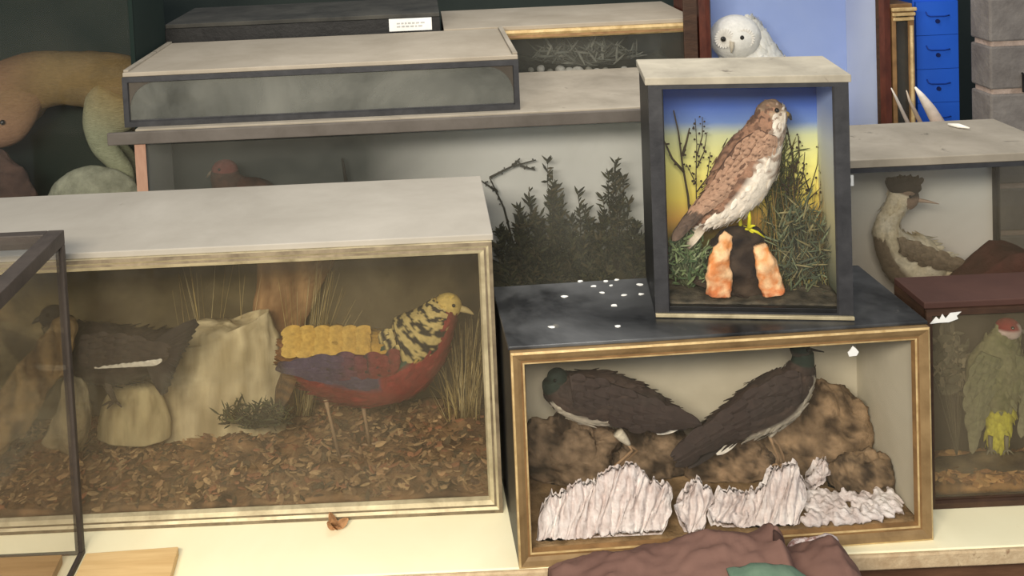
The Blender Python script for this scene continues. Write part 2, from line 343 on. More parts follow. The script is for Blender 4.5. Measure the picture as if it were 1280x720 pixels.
# top corners of the mount: quarter-round spandrels
m_mount = two('brown_grey_mount', C(70,64,56), C(88,82,74), scale=9, rough=.8)
for sx in (0,1):
    cx, cz, r = (.016+.075, hh-.016-.075, .075); pts = [(.012,hh-.012),(.012,cz)]+[(cx-r*math.cos(q*math.pi/20), cz+r*math.sin(q*math.pi/20)) for q in range(11)]+[(cx,hh-.012)]
    if sx: pts = [(w-px, pz) for px, pz in reversed(pts)]
    MB().prism(pts, .0002, .0016).build('corner_mount', m_mount, c_gr)
for sx in (0, 1): MB().box((w-.014) if sx else 0, w if sx else .014, .01, .48, gt-zt, gt-zt+.006).build('top_edge_strip', m_dustgrey, c_gr, bevel=.001)
# dark case behind, with a white label
Yb = 3.13
d0, d1 = atY(206,28,Yb), atY(549,14,Yb); dt = atY(380,23,Yb).z
prof_d = [(0,-.002,0),(0,.012,0),(.06,.012,0),(.064,.004,0)]
m_darkglassback = two('dark_green_lining', C(26,34,30), C(38,46,42), scale=3, rough=.9)
c_dk = case('dark_long_case', 'tall black case behind the low grey case, with a white label on its edge', d0.x, Yb, 0, d1.x-d0.x, .42, dt, 0,
    outer=m_black, top=noisy('grimy_black_top', [(.3,C(46,46,44)),(.7,C(78,76,70))], 6, .8), back=m_darkglassback, prof=prof_d, profm=[m_black], gl=m_hazy)
lb = MB(); q0, q1 = atY(486,24,Yb-.014), atY(540,37,Yb-.014)
lb.box(q0.x,q1.x,Yb-.016,Yb-.0125,q1.z,q0.z).build('card_label', m_white, c_dk, c_dk.location)
mb = MB()
for k in range(2):
    zc = q1.z+(q0.z-q1.z)*(.62-.26*k); x = q0.x+.025
    while x < q1.x-.03: l = random.uniform(.006,.014); mb.box(x,x+l,Yb-.0166,Yb-.016,zc-.0025,zc+.0025); x += l+.004
mb.build('faint_writing', m_ink, [o for o in c_dk.children if o.name.startswith('card_label')][0], c_dk.location)
# gilt-edged case beside it
e0, e1 = atY(554,22,Yb), atY(869,8,Yb); et = atY(700,30,Yb).z
prof_e = [(0,-.002,0),(0,.012,0),(.008,.014,0),(.016,.010,1),(.024,.012,0),(.030,.004,1)]
c_gi = case('gilt_edged_case', 'tall case with a thin gilt top moulding and white pebbles behind dark glass', e0.x, Yb, 0, e1.x-e0.x, .44, et, 0,
    outer=m_brownframe, top=m_beige, back=two('dark_grey_lining', C(44,48,46), C(60,64,62), scale=3, rough=.9), prof=prof_e, profm=[m_gold, m_golddark], gl=m_hazy)
MB().box(e1.x-e0.x-.046,e1.x-e0.x-.001,-.022,-.0145,.02,et+.12).build('corner_post', m_brownframe, c_gi, bevel=.002)
# owl case
o0, o1 = e1.x+.008, atY(1112,100,Yb).x
m_blue = noisy('pale_blue_backdrop', [(.3,C(150,172,226)),(.7,C(172,192,238))], 2.5, .9, b=0, spec=.05)
prof_o = [(0,-.002,0),(0,.012,0),(.02,.014,0),(.036,.010,1),(.042,.0,1)]
c_ow = case('owl_case', 'tall red-brown wooden case with a pale blue backdrop and a white owl', o0, Yb, 0, o1-o0, .30, 1.32, 0,
    outer=m_redwood, top=m_redwood, lining=two('pale_blue_lining', C(196,206,230), C(212,220,238), scale=3, rough=.9, b=0), back=m_blue, prof=prof_o, profm=[m_redwood, m_brownframe], gl=m_glass)
# narrow gilt case
n0, n1 = o1+.006, atY(1142,100,Yb).x; nt_ = atY(1122,5,Yb).z
prof_n = [(0,-.002,0),(0,.010,0),(.012,.012,0),(.018,.004,1)]
c_na = case('narrow_gilt_case', 'narrow dark case with gilt edges between the owl case and the blue cabinet', n0, Yb, 0, n1-n0, .3, nt_, 0,
    outer=m_brownframe, top=m_golddark, back=m_darkglassback, prof=prof_n, profm=[m_golddark, m_brownframe], gl=m_hazy)
mb = MB()
for k in range(3): mb.box(-.004+.003*k, n1-n0+.004-.003*k, -.024+.003*k, -.012, nt_-.022-.016*k, nt_-.010-.016*k)
mb.build('cornice', m_gold, c_na, bevel=.003)
MB().tube([(n1-n0-.012,-.016,.02),(n1-n0-.012,-.016,nt_-.07)], .006, 8).build('gilt_column', m_gold, c_na)
# grebe case
gtop = t0 = atY(1150,196,2.26).z
xg1 = atY(1240,150,2.565).x
m_whiteback = backdrop('painted_pale_sky', [(0,C(214,206,202)),(.45,C(242,236,232)),(.75,C(228,228,226)),(1,C(200,202,202))], .1, .62, axis=2, wob=.2, scale=4)
prof_gb = [(0,-.002,0),(0,.008,0),(.010,.008,0),(.012,.002,0)]
c_gb = case('grebe_case', 'case with a dusty grey top holding a long-necked grebe against white, right of the kestrel', .985, 2.26, 0, xg1-.985, .305, t0, 0,
    outer=m_darkframe, top=m_dustgrey, lining=None, back=m_whiteback, prof=prof_gb, profm=[m_darkframe], gl=m_hazelight, topt=.02, glass_side=(1,), lip=.004)
# woodpecker case
a = atZ(1160,634,0); wt = atY(1210,376,a.y).z
prof_w = [(0,-.002,0),(0,.008,0),(.012,.008,0),(.015,.002,0)]
m_maroon = two('maroon_paint', C(66,44,38), C(82,56,48), scale=6, rough=.7)
m_hazybrown = glass('grimy_glass', tint=(.95,.95,.93,1), dust=.2, dustc=C(150,138,116))
m_wpback = noisy('dark_painted_backdrop', [(.3,C(52,46,38)),(.7,C(86,76,60))], 5, .9, b=0)
c_wp = case('woodpecker_case', 'shallow brown case with a red-capped green bird, right of the gilt framed case', a.x, a.y, 0, .62, .13, wt, 0,
    outer=m_brownframe, top=m_maroon, lining=m_wpback, back=m_wpback, prof=prof_w, profm=[m_brownframe], gl=m_hazybrown)
# kestrel case
a, b2 = atZ(819,393,.454), atZ(1066,397,.454)
kt = atY(803,97,a.y).z-.454
m_kback = backdrop('painted_sunset_backdrop', [(0,C(58,72,48)),(.20,C(120,108,54)),(.32,C(220,170,84)),(.44,C(238,218,104)),(.66,C(230,228,142)),(.82,C(196,202,158)),(.90,C(104,132,188)),(1,C(66,96,172))], 0.02, .40, wob=.05)
m_kline = backdrop('painted_sunset_lining', [(0,C(90,96,80)),(.4,C(214,206,160)),(.8,C(210,216,214)),(1,C(150,170,214))], 0.02, .42, wob=.05)
prof_k = [(0,-.002,0),(0,.008,0),(.034,.008,0),(.036,.002,0)]
prof_k = [(0,-.002,0),(0,.006,0),(.028,.006,0),(.031,.001,0)]
c_ke = case('kestrel_case', 'upright black case with a sunset backdrop and kestrel, standing on the gilt framed case', a.x, a.y, .454, (b2-a).length, .20, kt, math.atan2(b2.y-a.y, b2.x-a.x),
    outer=m_black, top=noisy('chipped_cream_board', [(.3,C(146,139,124)),(.7,C(178,170,152))], 9, .85, stain=(C(110,102,90),16,.62,.72)), lining=m_kline, back=m_kback, prof=prof_k, profm=[m_darkframe], gl=m_glass, topt=.016, lip=.006, kz=.3)
wk = (b2-a).length
MB().box(0,wk,-.014,-.0065,0,.007).build('bottom_bead', m_silver, c_ke, bevel=.001)
# left mammal case
m_green = two('dark_green_backdrop', C(16,30,26), C(24,38,33), scale=2, rough=.9)
c_an = case('mammal_case', 'big dark green lined case with a tan furry animal, at the far left', -1.95, 2.78, 0, 1.105, .33, 1.2, 0,
    outer=m_green, top=m_dustgrey, lining=m_green, back=m_green, prof=[(0,-.002,0),(0,.006,0),(.012,.006,0),(.014,.002,0)], profm=[m_green], gl=m_glass)
# empty glass cover in the left foreground: dark bars, glass walls and glass top
m_cover = two('grey_brown_bar', C(58,52,48), C(78,70,64), scale=16, rough=.55)
ck = atZ(107,691,0); chh = atY(79,287,ck.y).z
cv = thing('glass_cover', 'empty box of glass in slim dark bars in the left foreground', 'glass cover', (ck.x,ck.y,0))
X0, Y0, t = -.62, -.44, .016
def bars(lst, name, mat=m_cover):
    for q in lst: MB().box(*q).build(name, mat, cv, bevel=.002)
bars([(-t,0,-t,0,.012,chh-.03),(X0,X0+t,-t,0,.012,chh-.03),(-t,0,Y0,Y0+t,.012,chh-.03),(X0,X0+t,Y0,Y0+t,.012,chh-.03)], 'corner_post')
bars([(-.034,0,Y0,0,chh-.03,chh),(X0,X0+.034,Y0,0,chh-.03,chh),(X0+.034,-.034,-.026,0,chh-.03,chh),(X0+.034,-.034,Y0,Y0+.026,chh-.03,chh)], 'top_rail')
bars([(-.010,0,Y0,0,0,.012),(X0,X0+.010,Y0,0,0,.012),(X0+.01,-.01,-.008,0,0,.006),(X0+.01,-.01,Y0,Y0+.008,0,.006)], 'bottom_rail')
for q in [(-.008,-.005,Y0+t,-t,.012,chh-.03),(X0+.005,X0+.008,Y0+t,-t,.012,chh-.03),(X0+t,-t,-.008,-.005,.006,chh-.03),(X0+t,-t,Y0+.005,Y0+.008,.006,chh-.03)]:
    MB().box(*q).build('glass_pane', glass('smoky_glass', tint=(.94,.93,.92,1), dust=.02) if q[0] == -.008 else m_glass, cv)
MB().box(X0+.034,-.034,Y0+.026,-.026,chh-.012,chh-.009).build('glass_top', m_glass, cv)
MB().box(-.052,-.036,-.030,-.0265,chh-.04,chh-.018).build('paper_scrap', m_white, cv)
# planks
def plank(name, label, pts, z, th, mat):
    """pts: four top corners"""
    mb = MB(); n = 4; b = [V((p.x,p.y,z)) for p in pts]; tt = [V((p.x,p.y,z+th)) for p in pts]
    mb.add(b+tt, [(3,2,1,0),(4,5,6,7)]+[(i,(i+1)%4,4+(i+1)%4,4+i) for i in range(4)])
    c = sum(b, V())/4; return tag(mb.build(name, mat, None, V((c.x,c.y,z)), bevel=.002), label, 'plank')
th = .02
p = [atZ(88,735,th), atZ(222,735,th), atZ(223,683,th), atZ(114,691,th)]
fx = lambda q, dx, dy: V((q.x+dx, q.y+dy, q.z))
p[0] = V((ck.x+.012, 1.50, th)); p[1] = V((p[1].x, 1.50, th)); p[3] = V((ck.x+.012, p[3].y, th))
plank('pine_plank', 'light pine plank lying on the table beside the empty glass cover', p, 0, th, m_pine)
q2, q3 = atZ(78,693,th), atZ(-60,699,th)
pp = [V((q3.x,1.60,th)), V((q2.x+.012,1.60,th)), q2, q3]
plank('pine_plank', 'dull brown plank lying inside the empty glass cover', pp, 0, th, m_pinedull)
# ---------------------------------------------------------------- contents: helpers
m_plume = vcol('plumage', .8, 90, .28, .35, .003)
m_rock = vcol('groundwork', .9, 24, .4, .7, .012, spec=.1)
m_leaf = vcol('dry_leaf', .8, 40, .3, .2, .003)
m_horn = vcol('horn_and_skin', .5, 60, .15, .15, .002)
m_eye = two('glass_eye', C(8,7,6), C(16,13,10), scale=10, rough=.08, b=0, spec=.6)
def PL(Y0): return lambda x, y, dy=0.0: atY(x, y, Y0+dy)
def pxm(Y0): return Y0/F                                  # metres per pixel at that distance
def sp(f, Y0, lst, kd=.85):                                       # spine: (px, py, radius px[, depth radius px[, dy]])
    s = pxm(Y0); return [(f(p[0], p[1], p[4] if len(p) > 4 else 0), p[2]*s, (p[3] if len(p) > 3 and p[3] else p[2]*kd)*s) for p in lst]
def jit(c, a=.15):
    k = 1+random.uniform(-a, a); return (c[0]*k, c[1]*k, c[2]*k, 1)
def sheet(up, lo, u):                                     # two polylines -> points at fraction u
    def at(l):
        t = u*(len(l)-1); i = min(int(t), len(l)-2); return l[i].lerp(l[i+1], t-i)
    return at(up), at(lo)
def wing(up, lo, colfn, rows=9, cols=5, bulge=.012, side=-1, L=.05, Wd=.028):
    """folded wing: a curved solid sheet from shoulder to tip with overlapping feathers; up / lo run shoulder -> tip"""
    mb = MB(); n = 14; m = 6; vs, cs = [], []; four = colfn.__code__.co_argcount > 3
    def P(u, v):
        a, b = sheet(up, lo, u); p = a.lerp(b, v); return p+V((0, side*bulge*math.sin(math.pi*min(1,max(0,v)))*(1-.5*u), 0))
    for layer in (0, 1):
        for i in range(n+1):
            for j in range(m+1):
                u, v = i/n, j/m; vs.append(P(u, v)-V((0, side*layer*.006, 0))); cs.append(colfn(u, v, .5))
    k = (n+1)*(m+1)
    fs = [(i*(m+1)+j, i*(m+1)+j+1, (i+1)*(m+1)+j+1, (i+1)*(m+1)+j) for i in range(n) for j in range(m)]
    fs += [tuple(k+q for q in reversed(f)) for f in fs]
    rim = [j for j in range(m+1)]+[i*(m+1)+m for i in range(1,n+1)]+[n*(m+1)+j for j in range(m-1,-1,-1)]+[i*(m+1) for i in range(n-1,0,-1)]
    fs += [(rim[i], rim[(i+1)%len(rim)], k+rim[(i+1)%len(rim)], k+rim[i]) for i in range(len(rim))]
    mb.add(vs, fs, cs)
    for r in range(rows, -1, -1):
        u = (r+.1)/(rows+1)
        for c in range(cols):
            v = (c+.5+(.25 if r % 2 else -.25))/cols; v = min(.95, max(.05, v+random.uniform(-.05,.05))); uu = max(0, u+random.uniform(-.02,.02)); a = P(uu, v); b = P(min(1, uu+.12), v)
            d = b-a
            if d.length < 1e-5: continue
            mb.plate(a+V((0, side*.002, 0)), d, (0, side, 0), L*(.7+.6*u), Wd, (lambda t, s, u=u, v=v: colfn(u+t*.1, v, t, s)) if four else (lambda t, s, u=u, v=v: colfn(u+t*.1, v, t)), curl=-.04)
    return mb
def legs(mb, pts, r, toes, tr, col):
    mb.tube(pts, r, 8, col); e = V(pts[-1])
    for q in toes: mb.tube([e, e.lerp(V(q), .55)+V((0,0,.003)), V(q)], [tr, tr*.9, tr*.4], 6, col)
def eye(o, p, r, name='eye'): return MB().ball(p, r, 10, 8).build(name, m_eye, o, o.location, True)
def rockblob(c, r, amp=.25, sc=9, c1=C(70,54,36), c2=C(140,108,70), n=36, m=24, rid=0):
    def dis(w): return amp*(fbm(w, sc, 5)+.25*fbm(w, sc*5, 3)) + (rid*abs(math.sin(w.x*150+3*fbm(w, 14))) if rid else 0)
    def cf(w, d):
        t = min(1, max(0, .5+.9*fbm(w+V((3,1,7)), sc*1.6, 5)+.5*fbm(w, sc*6, 3))); return mixc(c1, c2, t)
    return MB().ball(c, r, n, m, dis=dis, colfn=cf)
def litter(mb, fn, x0, x1, y0, y1, n, pal, L=(.012,.03), lift=.2):
    for _ in range(n):
        x, y = random.uniform(x0, x1), random.uniform(y0, y1); c = jit(random.choice(pal), .25); a = random.uniform(0, 6.28); l = random.uniform(*L)
        d = V((math.cos(a), math.sin(a), random.uniform(-lift, lift))); nrm = V((random.uniform(-.5,.5), random.uniform(-.6,.2), 1))
        mb.plate(V((x, y, fn(x, y)+.003))-d*l*.5, d, nrm, l, l*random.uniform(.3,.6), lambda t, s, c=c: c, curl=random.uniform(-.3,.3), n=3)
def grass(mb, root, tip, r, col, sag=0.0, n=6):
    root, tip = V(root), V(tip); pts = []
    for i in range(n+1):
        t = i/n; p = root.lerp(tip, t); p = p+V((0,0,sag*math.sin(math.pi*t))); pts.append(p)
    mb.tube(pts, [r*(1-.75*i/n) for i in range(n+1)], 4, col)
def twig(mb, pts, r0, r1, col, buds=0, bc=None):
    k = len(pts); mb.tube(pts, [r0+(r1-r0)*i/(k-1) for i in range(k)], 6, col)
    for _ in range(buds):
        i = random.randrange(k-1); p = V(pts[i]).lerp(V(pts[i+1]), random.random())+V([random.uniform(-.006,.006) for _ in range(3)])
        mb.ball(p, random.uniform(.0018,.0032), 6, 4, bc or col)
def into(mb, c, m=.017):
    """keep everything of mb inside the case c"""
    w, d, h = DIM[c]; M = c.matrix_basis.copy(); M = Matrix.Translation(c.location) @ Matrix.Rotation(c.rotation_euler.z, 4, 'Z'); Mi = M.inverted()
    for i, v in enumerate(mb.v):
        q = Mi @ v; q = V((min(max(q.x, m), w-m), min(max(q.y, .0085), d-m-.003), min(max(q.z, .0186), h-.024))); mb.v[i] = M @ q
    return mb
BLK, DRK = C(28,24,22), C(52,42,36)
# ================================================================ gilt framed case: two dark waders
Yf = 2.03; s = pxm(Yf)
ca, sa = math.cos(c_front.rotation_euler.z), math.sin(c_front.rotation_euler.z)
fl_ = lambda x, y, z: loc(c_front, x, y, z)
# sandy floor
mb = MB(); fcol = lambda p: mixc(C(118,94,64), C(158,130,94), min(1,max(0,.5+fbm(p, 30))))
mb.field(.014, .838, .012, .262, lambda x, y: .021+.0025*fbm((x,y,0), 16), 70, 24, .0185, fcol)
o = mb.build('sand_groundwork', m_rock, c_front, smooth=True)
def rock(name, label, px, py, Y, rx, ry, rz, amp, sc, c1, c2, grp=None, rid=0, cat='rock'):
    c = atY(px, py, Y); mb = rockblob(c, (rx,ry,rz), amp, sc, c1, c2, 64, 44, rid)
    if Y < 2.3: into(mb, c_front)
    zl = .0245 if Y < 2.3 else .0195
    for v in mb.v:
        if v.z < zl: v.z = zl
    b = V((c.x, c.y, min(v.z for v in mb.v)))
    return tag(mb.build(name, m_rock, None, b, True), label, cat, grp)
br1, br2 = C(58,48,38), C(142,120,96)
rock('brown_rock', 'rough brown rock under the left dark bird at the left end of its case', 718, 572, 2.115, .110, .038, .115, .34, 16, br1, br2)
rock('brown_rock', 'brown rock mound between the two dark birds', 818, 575, 2.125, .085, .034, .095, .32, 16, br1, br2)
rock('brown_rock', 'rounded brown boulder below the tail of the right dark bird', 912, 580, 2.105, .090, .040, .090, .24, 15, C(66,54,42), C(154,128,100))
rock('brown_rock', 'tall sloping brown rock at the right end of the gilt framed case', 1025, 560, 2.115, .125, .045, .140, .26, 14, C(70,56,42), C(156,130,100))
rock('brown_rock', 'small brown stone at the foot of the tall sloping rock', 1082, 608, 2.045, .078, .05, .085, .28, 18, C(66,54,42), C(146,122,94))
# white crust: ridged, dripping plaster
m_crust = noisy('white_plaster_crust', [(.3,C(200,182,176)),(.55,C(236,226,222)),(.7,C(246,240,236))], 24, .8, b=.8, bd=.01)
def crust(name, label, quads, Y):
    """a draped, deeply folded sheet of plaster: list of (px, top py, bottom py)"""
    xs = [q[0] for q in quads]; nu = int((xs[-1]-xs[0])/1.3); nv = 14; vs = []
    def at(x, k):
        for q0, q1 in zip(quads[:-1], quads[1:]):
            if q0[0] <= x <= q1[0]: return q0[k]+(q1[k]-q0[k])*(x-q0[0])/(q1[0]-q0[0])
        return quads[-1][k]
    for layer in (0, 1):
        for i in range(nu+1):
            x = xs[0]+(xs[-1]-xs[0])*i/nu; e_ = min(1, min(i, nu-i)/5)
            yt = at(x, 1)+7*fbm((x*.16, 1.7, Y*9))+5*fbm((x*.4, 5.1, 0))+(1-e_)*10; yb = at(x, 2)+6*fbm((x*.13, 9.2, 0))-(1-e_)*10
            p0, p1 = atY(x+7, yt, Y+.034), atY(x-2, yb, Y-.016)
            for j in range(nv+1):
                v = j/nv; p = p0.lerp(p1, v); q = x*.105+v*.9+.5*fbm((x*.05, v*2, 3)); r = 1-abs((q % 1)*2-1); r = r**.6*.75+.5*fbm((x*.30, v*5, 7))
                if layer: p = p+V((0, .016*math.sin(math.pi*min(1, v+.15))+.004, -.012*v))
                else: p = p+V((0, -.80, .55))*(.020*r*(.35+.65*math.sin(math.pi*min(1, v*.8+.2)))*(.4+.6*e_)-.004)+V((.004*math.sin(v*6+x*.2), 0, 0))
                p.z = max(p.z, .0250); vs.append(p)
    mb = MB(); m = nv+1; k = (nu+1)*m
    fs = [(i*m+j, i*m+j+1, (i+1)*m+j+1, (i+1)*m+j) for i in range(nu) for j in range(nv)]; fs += [tuple(k+q for q in reversed(f)) for f in fs]
    rim = [j for j in range(m)]+[i*m+nv for i in range(1,nu+1)]+[nu*m+j for j in range(nv-1,-1,-1)]+[i*m for i in range(nu-1,0,-1)]
    fs += [(rim[i], rim[(i+1)%len(rim)], k+rim[(i+1)%len(rim)], k+rim[i]) for i in range(len(rim))]
    mb.add(vs, fs); into(mb, c_front)
    b = V((sum(v.x for v in mb.v)/len(mb.v), Y, .0250))
    o = mb.build(name, m_crust, None, b, True)
    return tag(o, label, 'white crust')
crust('white_crust', 'large mass of white crusted plaster folds at the left front of the gilt framed case', [(672,628,684),(690,622,682),(712,606,676),(735,602,672),(760,588,668),(785,582,666),(806,600,666),(836,612,664)], 1.922)
crust('white_crust', 'narrow white crust tongue curling in the middle front of the gilt framed case', [(846,612,640),(862,600,668),(884,612,664)], 1.926)
crust('white_crust', 'white crust lump below the right dark bird, rising in a block', [(886,616,650),(915,614,656),(940,618,666),(958,586,664),(985,582,664),(1002,596,664)], 1.934)
mb = MB()
for k in range(170):
    x = random.uniform(1004,1124); y = random.uniform(622, 664-(x-1004)*.10); c = atY(x, y, 1.935+(650-y)*.0022+random.uniform(-.006,.012)); c.z = max(c.z, .032)
    r = random.uniform(.006,.012); d = V((random.uniform(-.3,.6), -.5, random.uniform(-.8,.2))).normalized()*r*1.6
    mb.tube([c-d, c, c+d], [r*.4, r*.8, r*.35], 7)
for v in mb.v: v.z = max(v.z, .0250)
into(mb, c_front)
o = mb.build('white_crust', m_crust, None, V((c_front.location.x+.72, 1.975, .025)), True); r_ = o.modifiers.new('merge', 'REMESH'); r_.mode = 'VOXEL'; r_.voxel_size = .003; r_.use_smooth_shade = True
tag(o, 'low scattered white crust along the right front edge of the gilt framed case', 'white crust')
crust('white_crust', 'small pinkish white crust patch on the tall sloping rock', [(1008,580,612),(1022,574,605),(1034,580,606)], 2.03)
def dark_bird(label, spine, headpt, beak, belly, wingU, wingL, tailp, leg, toes, Y, white_under, eyept, hr, thigh):
    f = PL(Y); s = pxm(Y); e = f(*leg[-1]); o = thing('wader_bird', label, 'stuffed bird', e, 0, 'dark birds in the gilt framed case')
    lo = min(belly)
    def cf(t, c, sn, w):
        d = w - e; up = c if spine[0][0] < spine[-1][0] else -c
        if belly[0] < t < belly[1] and up < -.50: return mixc(C(206,198,180), C(176,166,146), abs(sn))
        if t > .86: return jit(C(34,44,36), .08)
        return jit(mixc(C(46,38,34), C(74,60,52), .5+.5*fbm(w, 40)), .06)
    MB().loft(sp(f, Y, spine), cf, n=26, m=6, ratio=.8).coat(500, .024, .013).build('body', m_plume, o, e, True)
    h = f(*headpt)
    MB().ball(h, (hr*s, hr*s*.85, hr*s*.95), 16, 12, colfn=lambda w, d: jit(C(30,40,34) if d.z > -.2 else C(60,54,48), .1)).build('head', m_plume, o, e, True)
    b0, b1 = f(*beak[0]), f(*beak[1]); MB().tube([h.lerp(b0,.6), b0, b1], [.006,.004,.0012], 8, C(40,34,30)).build('beak', m_horn, o, e, True)
    ep = f(*eyept); eye(o, V((ep.x, h.y-hr*s*.80, ep.z)), .0035); eye(o, V((ep.x, h.y+hr*s*.80, ep.z)), .0035)
    wc = lambda u, v, k: jit(mixc(C(62,51,46), C(38,31,28), .35*v+.5*abs(k-.5)*2*.6), .12)
    for sd in (-1, 1):
        dy = sd*.036
        wing([f(x, y, dy) for x, y in wingU], [f(x, y, dy*1.05) for x, y in wingL], wc, 9, 4, .010, sd, .045, .026).build('wing', m_plume, o, e)
    mb = MB(); t0, t1 = f(*tailp[0]), f(*tailp[1]); d = t1-t0
    for k in range(-4, 5):
        dd = d+V((0, k*.006, (abs(k)-2)*-.002)); mb.plate(t0+V((0, k*.003, k*.0012)), dd, (0,-.5,1), d.length*(1-.03*abs(k)), .022, lambda t, sd: jit(C(40,33,30) if t < .85 else C(58,50,44), .1), curl=0)
    mb.build('tail', m_plume, o, e)
    mb = MB(); a, b = f(*white_under[0]), f(*white_under[1])
    for k in range(-2, 3):
        mb.plate(a+V((0, k*.008, abs(k)*.002)), b-a+V((0, k*.004, 0)), (0,-1,.4), (b-a).length*(1-.05*abs(k)), .020, lambda t, sd: jit(C(214,206,190), .06), curl=.05)
    mb.build('undertail', m_plume, o, e)
    for k, dy in enumerate((0, .035)):
        q = [f(x, y, dy) for x, y in leg]; 
        if k: q = [p+V((.012 if i else 0, 0, 0)) for i, p in enumerate(q)]
        mb = MB(); th = [f(x, y, dy) for x, y in thigh]
        mb.loft([(th[0], .012, .012), (th[0].lerp(th[1], .5), .010, .010), (th[1], .004, .004)], lambda t, c, sn, w: jit(C(200,190,168), .05), n=12, m=3)
        mb.build('thigh', m_plume, o, e, True)
        mb = MB(); legs(mb, q, [.0042]+[.0030]*(len(q)-2)+[.0032], [f(x, y, dy-.012+.012*i) for i, (x, y) in enumerate(toes)], .0022, C(150,122,92)); mb.build('leg', m_horn, o, e, True)
    return o
dark_bird('dark brown bird at left in the gilt framed case, white belly stripe, head lowered leftwards',
    [(858,524,3),(838,518,11),(806,506,22),(768,498,31),(732,496,33),(706,490,26),(694,482,18),(690,474,13)], (697,473), ((686,482),(682,494)), (.28,.80),
    [(712,470),(745,474),(790,489),(830,506),(856,520)], [(716,506),(750,524),(785,536),(820,536),(846,530)], ((825,514),(860,524)),
    [(786,556),(790,563),(774,578),(765,586)], [(754,590),(758,594),(770,592)], 2.02, ((818,537),(853,524)), (692,470), 14, ((772,540),(787,556)))
dark_bird('dark brown bird at right in the gilt framed case, head raised, long tail pointing left',
    [(852,568,4),(878,552,13),(910,533,22),(945,513,30),(975,495,31),(996,475,22),(1003,455,15),(1004,440,13)], (1000,436), ((1010,436),(1030,440)), (.33,.80),
    [(1000,466),(975,468),(935,492),(890,525),(850,556)], [(1000,500),(975,516),(940,538),(900,553),(862,574)], ((905,542),(846,574)),
    [(962,545),(966,556),(972,570),(974,580)], [(985,586),(978,590),(962,584)], 2.02, ((918,545),(888,564)), (1006,433), 13, ((968,530),(962,546)))
Mf = Matrix.Translation(c_front.location) @ Matrix.Rotation(c_front.rotation_euler.z, 4, 'Z')
p = Mf.inverted() @ atY(1066, 440, (Mf @ V((.76,0,0))).y)
mb = MB(); rr = [.9,.75,1.0,.6,.85,.9,.6,.8]; vs = [V((p.x+math.cos(.785*j)*.013*rr[j], .0005, p.z+math.sin(.785*j)*.013*rr[j])) for j in range(8)]; v2 = [v+V((0,.0014,0)) for v in vs]
mb.add(vs+v2, [tuple(range(8))]+[(j,(j+1)%8,8+(j+1)%8,8+j) for j in range(8)])
mb.build('paper_scrap', m_white, c_front)
# ================================================================ kestrel
Yk = 2.05; f = PL(Yk); s = pxm(Yk)
e = f(937,286); ko = thing('kestrel', 'rufous spotted kestrel with white belly perched on a dark mound before the sunset backdrop', 'stuffed bird', e)
RUF, CRM, BAR = C(156,118,94), C(230,220,204), C(84,60,48)
def kc(t, c, sn, w):
    # spine runs tail -> head; up side (c > 0) is the back
    if t > .86: return jit(mixc(C(150,124,98), C(112,90,72), .5+.5*fbm(w, 90)), .1)
    if c > .15: return jit(mixc(RUF, BAR, .8 if fbm(w, 110, 2) > .12 else .1), .08)
    st = .75 if (t > .40 and fbm((w.x*230, w.y*200, w.z*70), 1, 2) > .02) else 0
    return mixc(jit(CRM, .05), C(120,88,66), st)
MB().loft(sp(f, Yk, [(866,284,5),(882,270,15),(902,254,27),(922,228,36),(941,195,35),(955,168,25),(962,150,20),(965,138,17),(966,128,9),(966,124,3)]), kc, n=28, m=7, ratio=.9).coat(700, .020, .010).build('body', m_plume, ko, e, True)
mb = MB(); hp = f(964,143)
def hc(w, d):
    x = d.x
    if d.z > .45: return jit(mixc(C(150,124,100), C(96,76,62), .5+.9*fbm(w, 120)), .12)
    if x > .1 and d.z < .25: return jit(C(226,214,194), .06)
    return jit(mixc(C(170,146,120), C(120,98,80), .5+.9*fbm(w, 120)), .1)
mb.ball(hp, (19*s, 17*s, 19*s), 20, 14, colfn=hc); mb.build('head', m_plume, ko, e, True)
mb = MB(); b0 = f(980,142,-.008); mb.loft([(b0, .0065, .006), (f(986,144,-.012), .0055, .005), (f(989,150,-.014), .002, .002)], lambda t, c, sn, w: mixc(C(196,160,60), C(46,44,46), min(1, t*2)), n=10, m=3); mb.build('beak', m_horn, ko, e, True)
eye(ko, f(971,138,-.0255), .0052); eye(ko, f(981,137,.006), .0045)
mb = MB(); mb.loft([(f(975,144,-.022), .0028, .002), (f(973,154,-.024), .0032, .002), (f(970,163,-.022), .0012, .001)], lambda t, c, sn, w: C(70,54,46), n=8, m=3); mb.build('cheek_stripe', m_plume, ko, e, True)
def wcol(u, v, k, sd=0):
    if u > .82: return jit(mixc(C(72,58,50), C(112,92,78), k), .1)
    if .45 < k < .86 and (sd == 0 or k > .7) and k < .8: return jit(mixc(RUF, BAR, .9 if sd == 0 else .45), .15)
    return jit(mixc(RUF, C(206,178,152), (.6 if k > .8 else .15)+.2*v), .12)
for sd in (-1, 1):
    dy = sd*.030
    wing([f(x, y, dy) for x, y in [(950,162),(925,176),(903,206),(888,234),(864,262),(848,286)]], [f(x, y, dy*1.2) for x, y in [(970,170),(968,196),(946,222),(912,243),(882,262),(854,290)]], wcol, 18, 8, .016, sd, .028, .013).build('wing', m_plume, ko, e)
mb = MB(); t0, t1 = f(890,262), f(858,309)
for k in range(-3, 4):
    d = t1-t0+V((.002*k, k*.004, 0)); mb.plate(t0+V((0, k*.004, 0)), d, (-.6,-.8,.3), d.length*(1-.02*abs(k)), .016, lambda t, sd: jit(C(90,74,62) if int(t*9) % 3 == 0 and t > .3 else C(206,192,172), .08), curl=0)
mb.build('tail', m_plume, ko, e)
YEL = C(206,200,40)
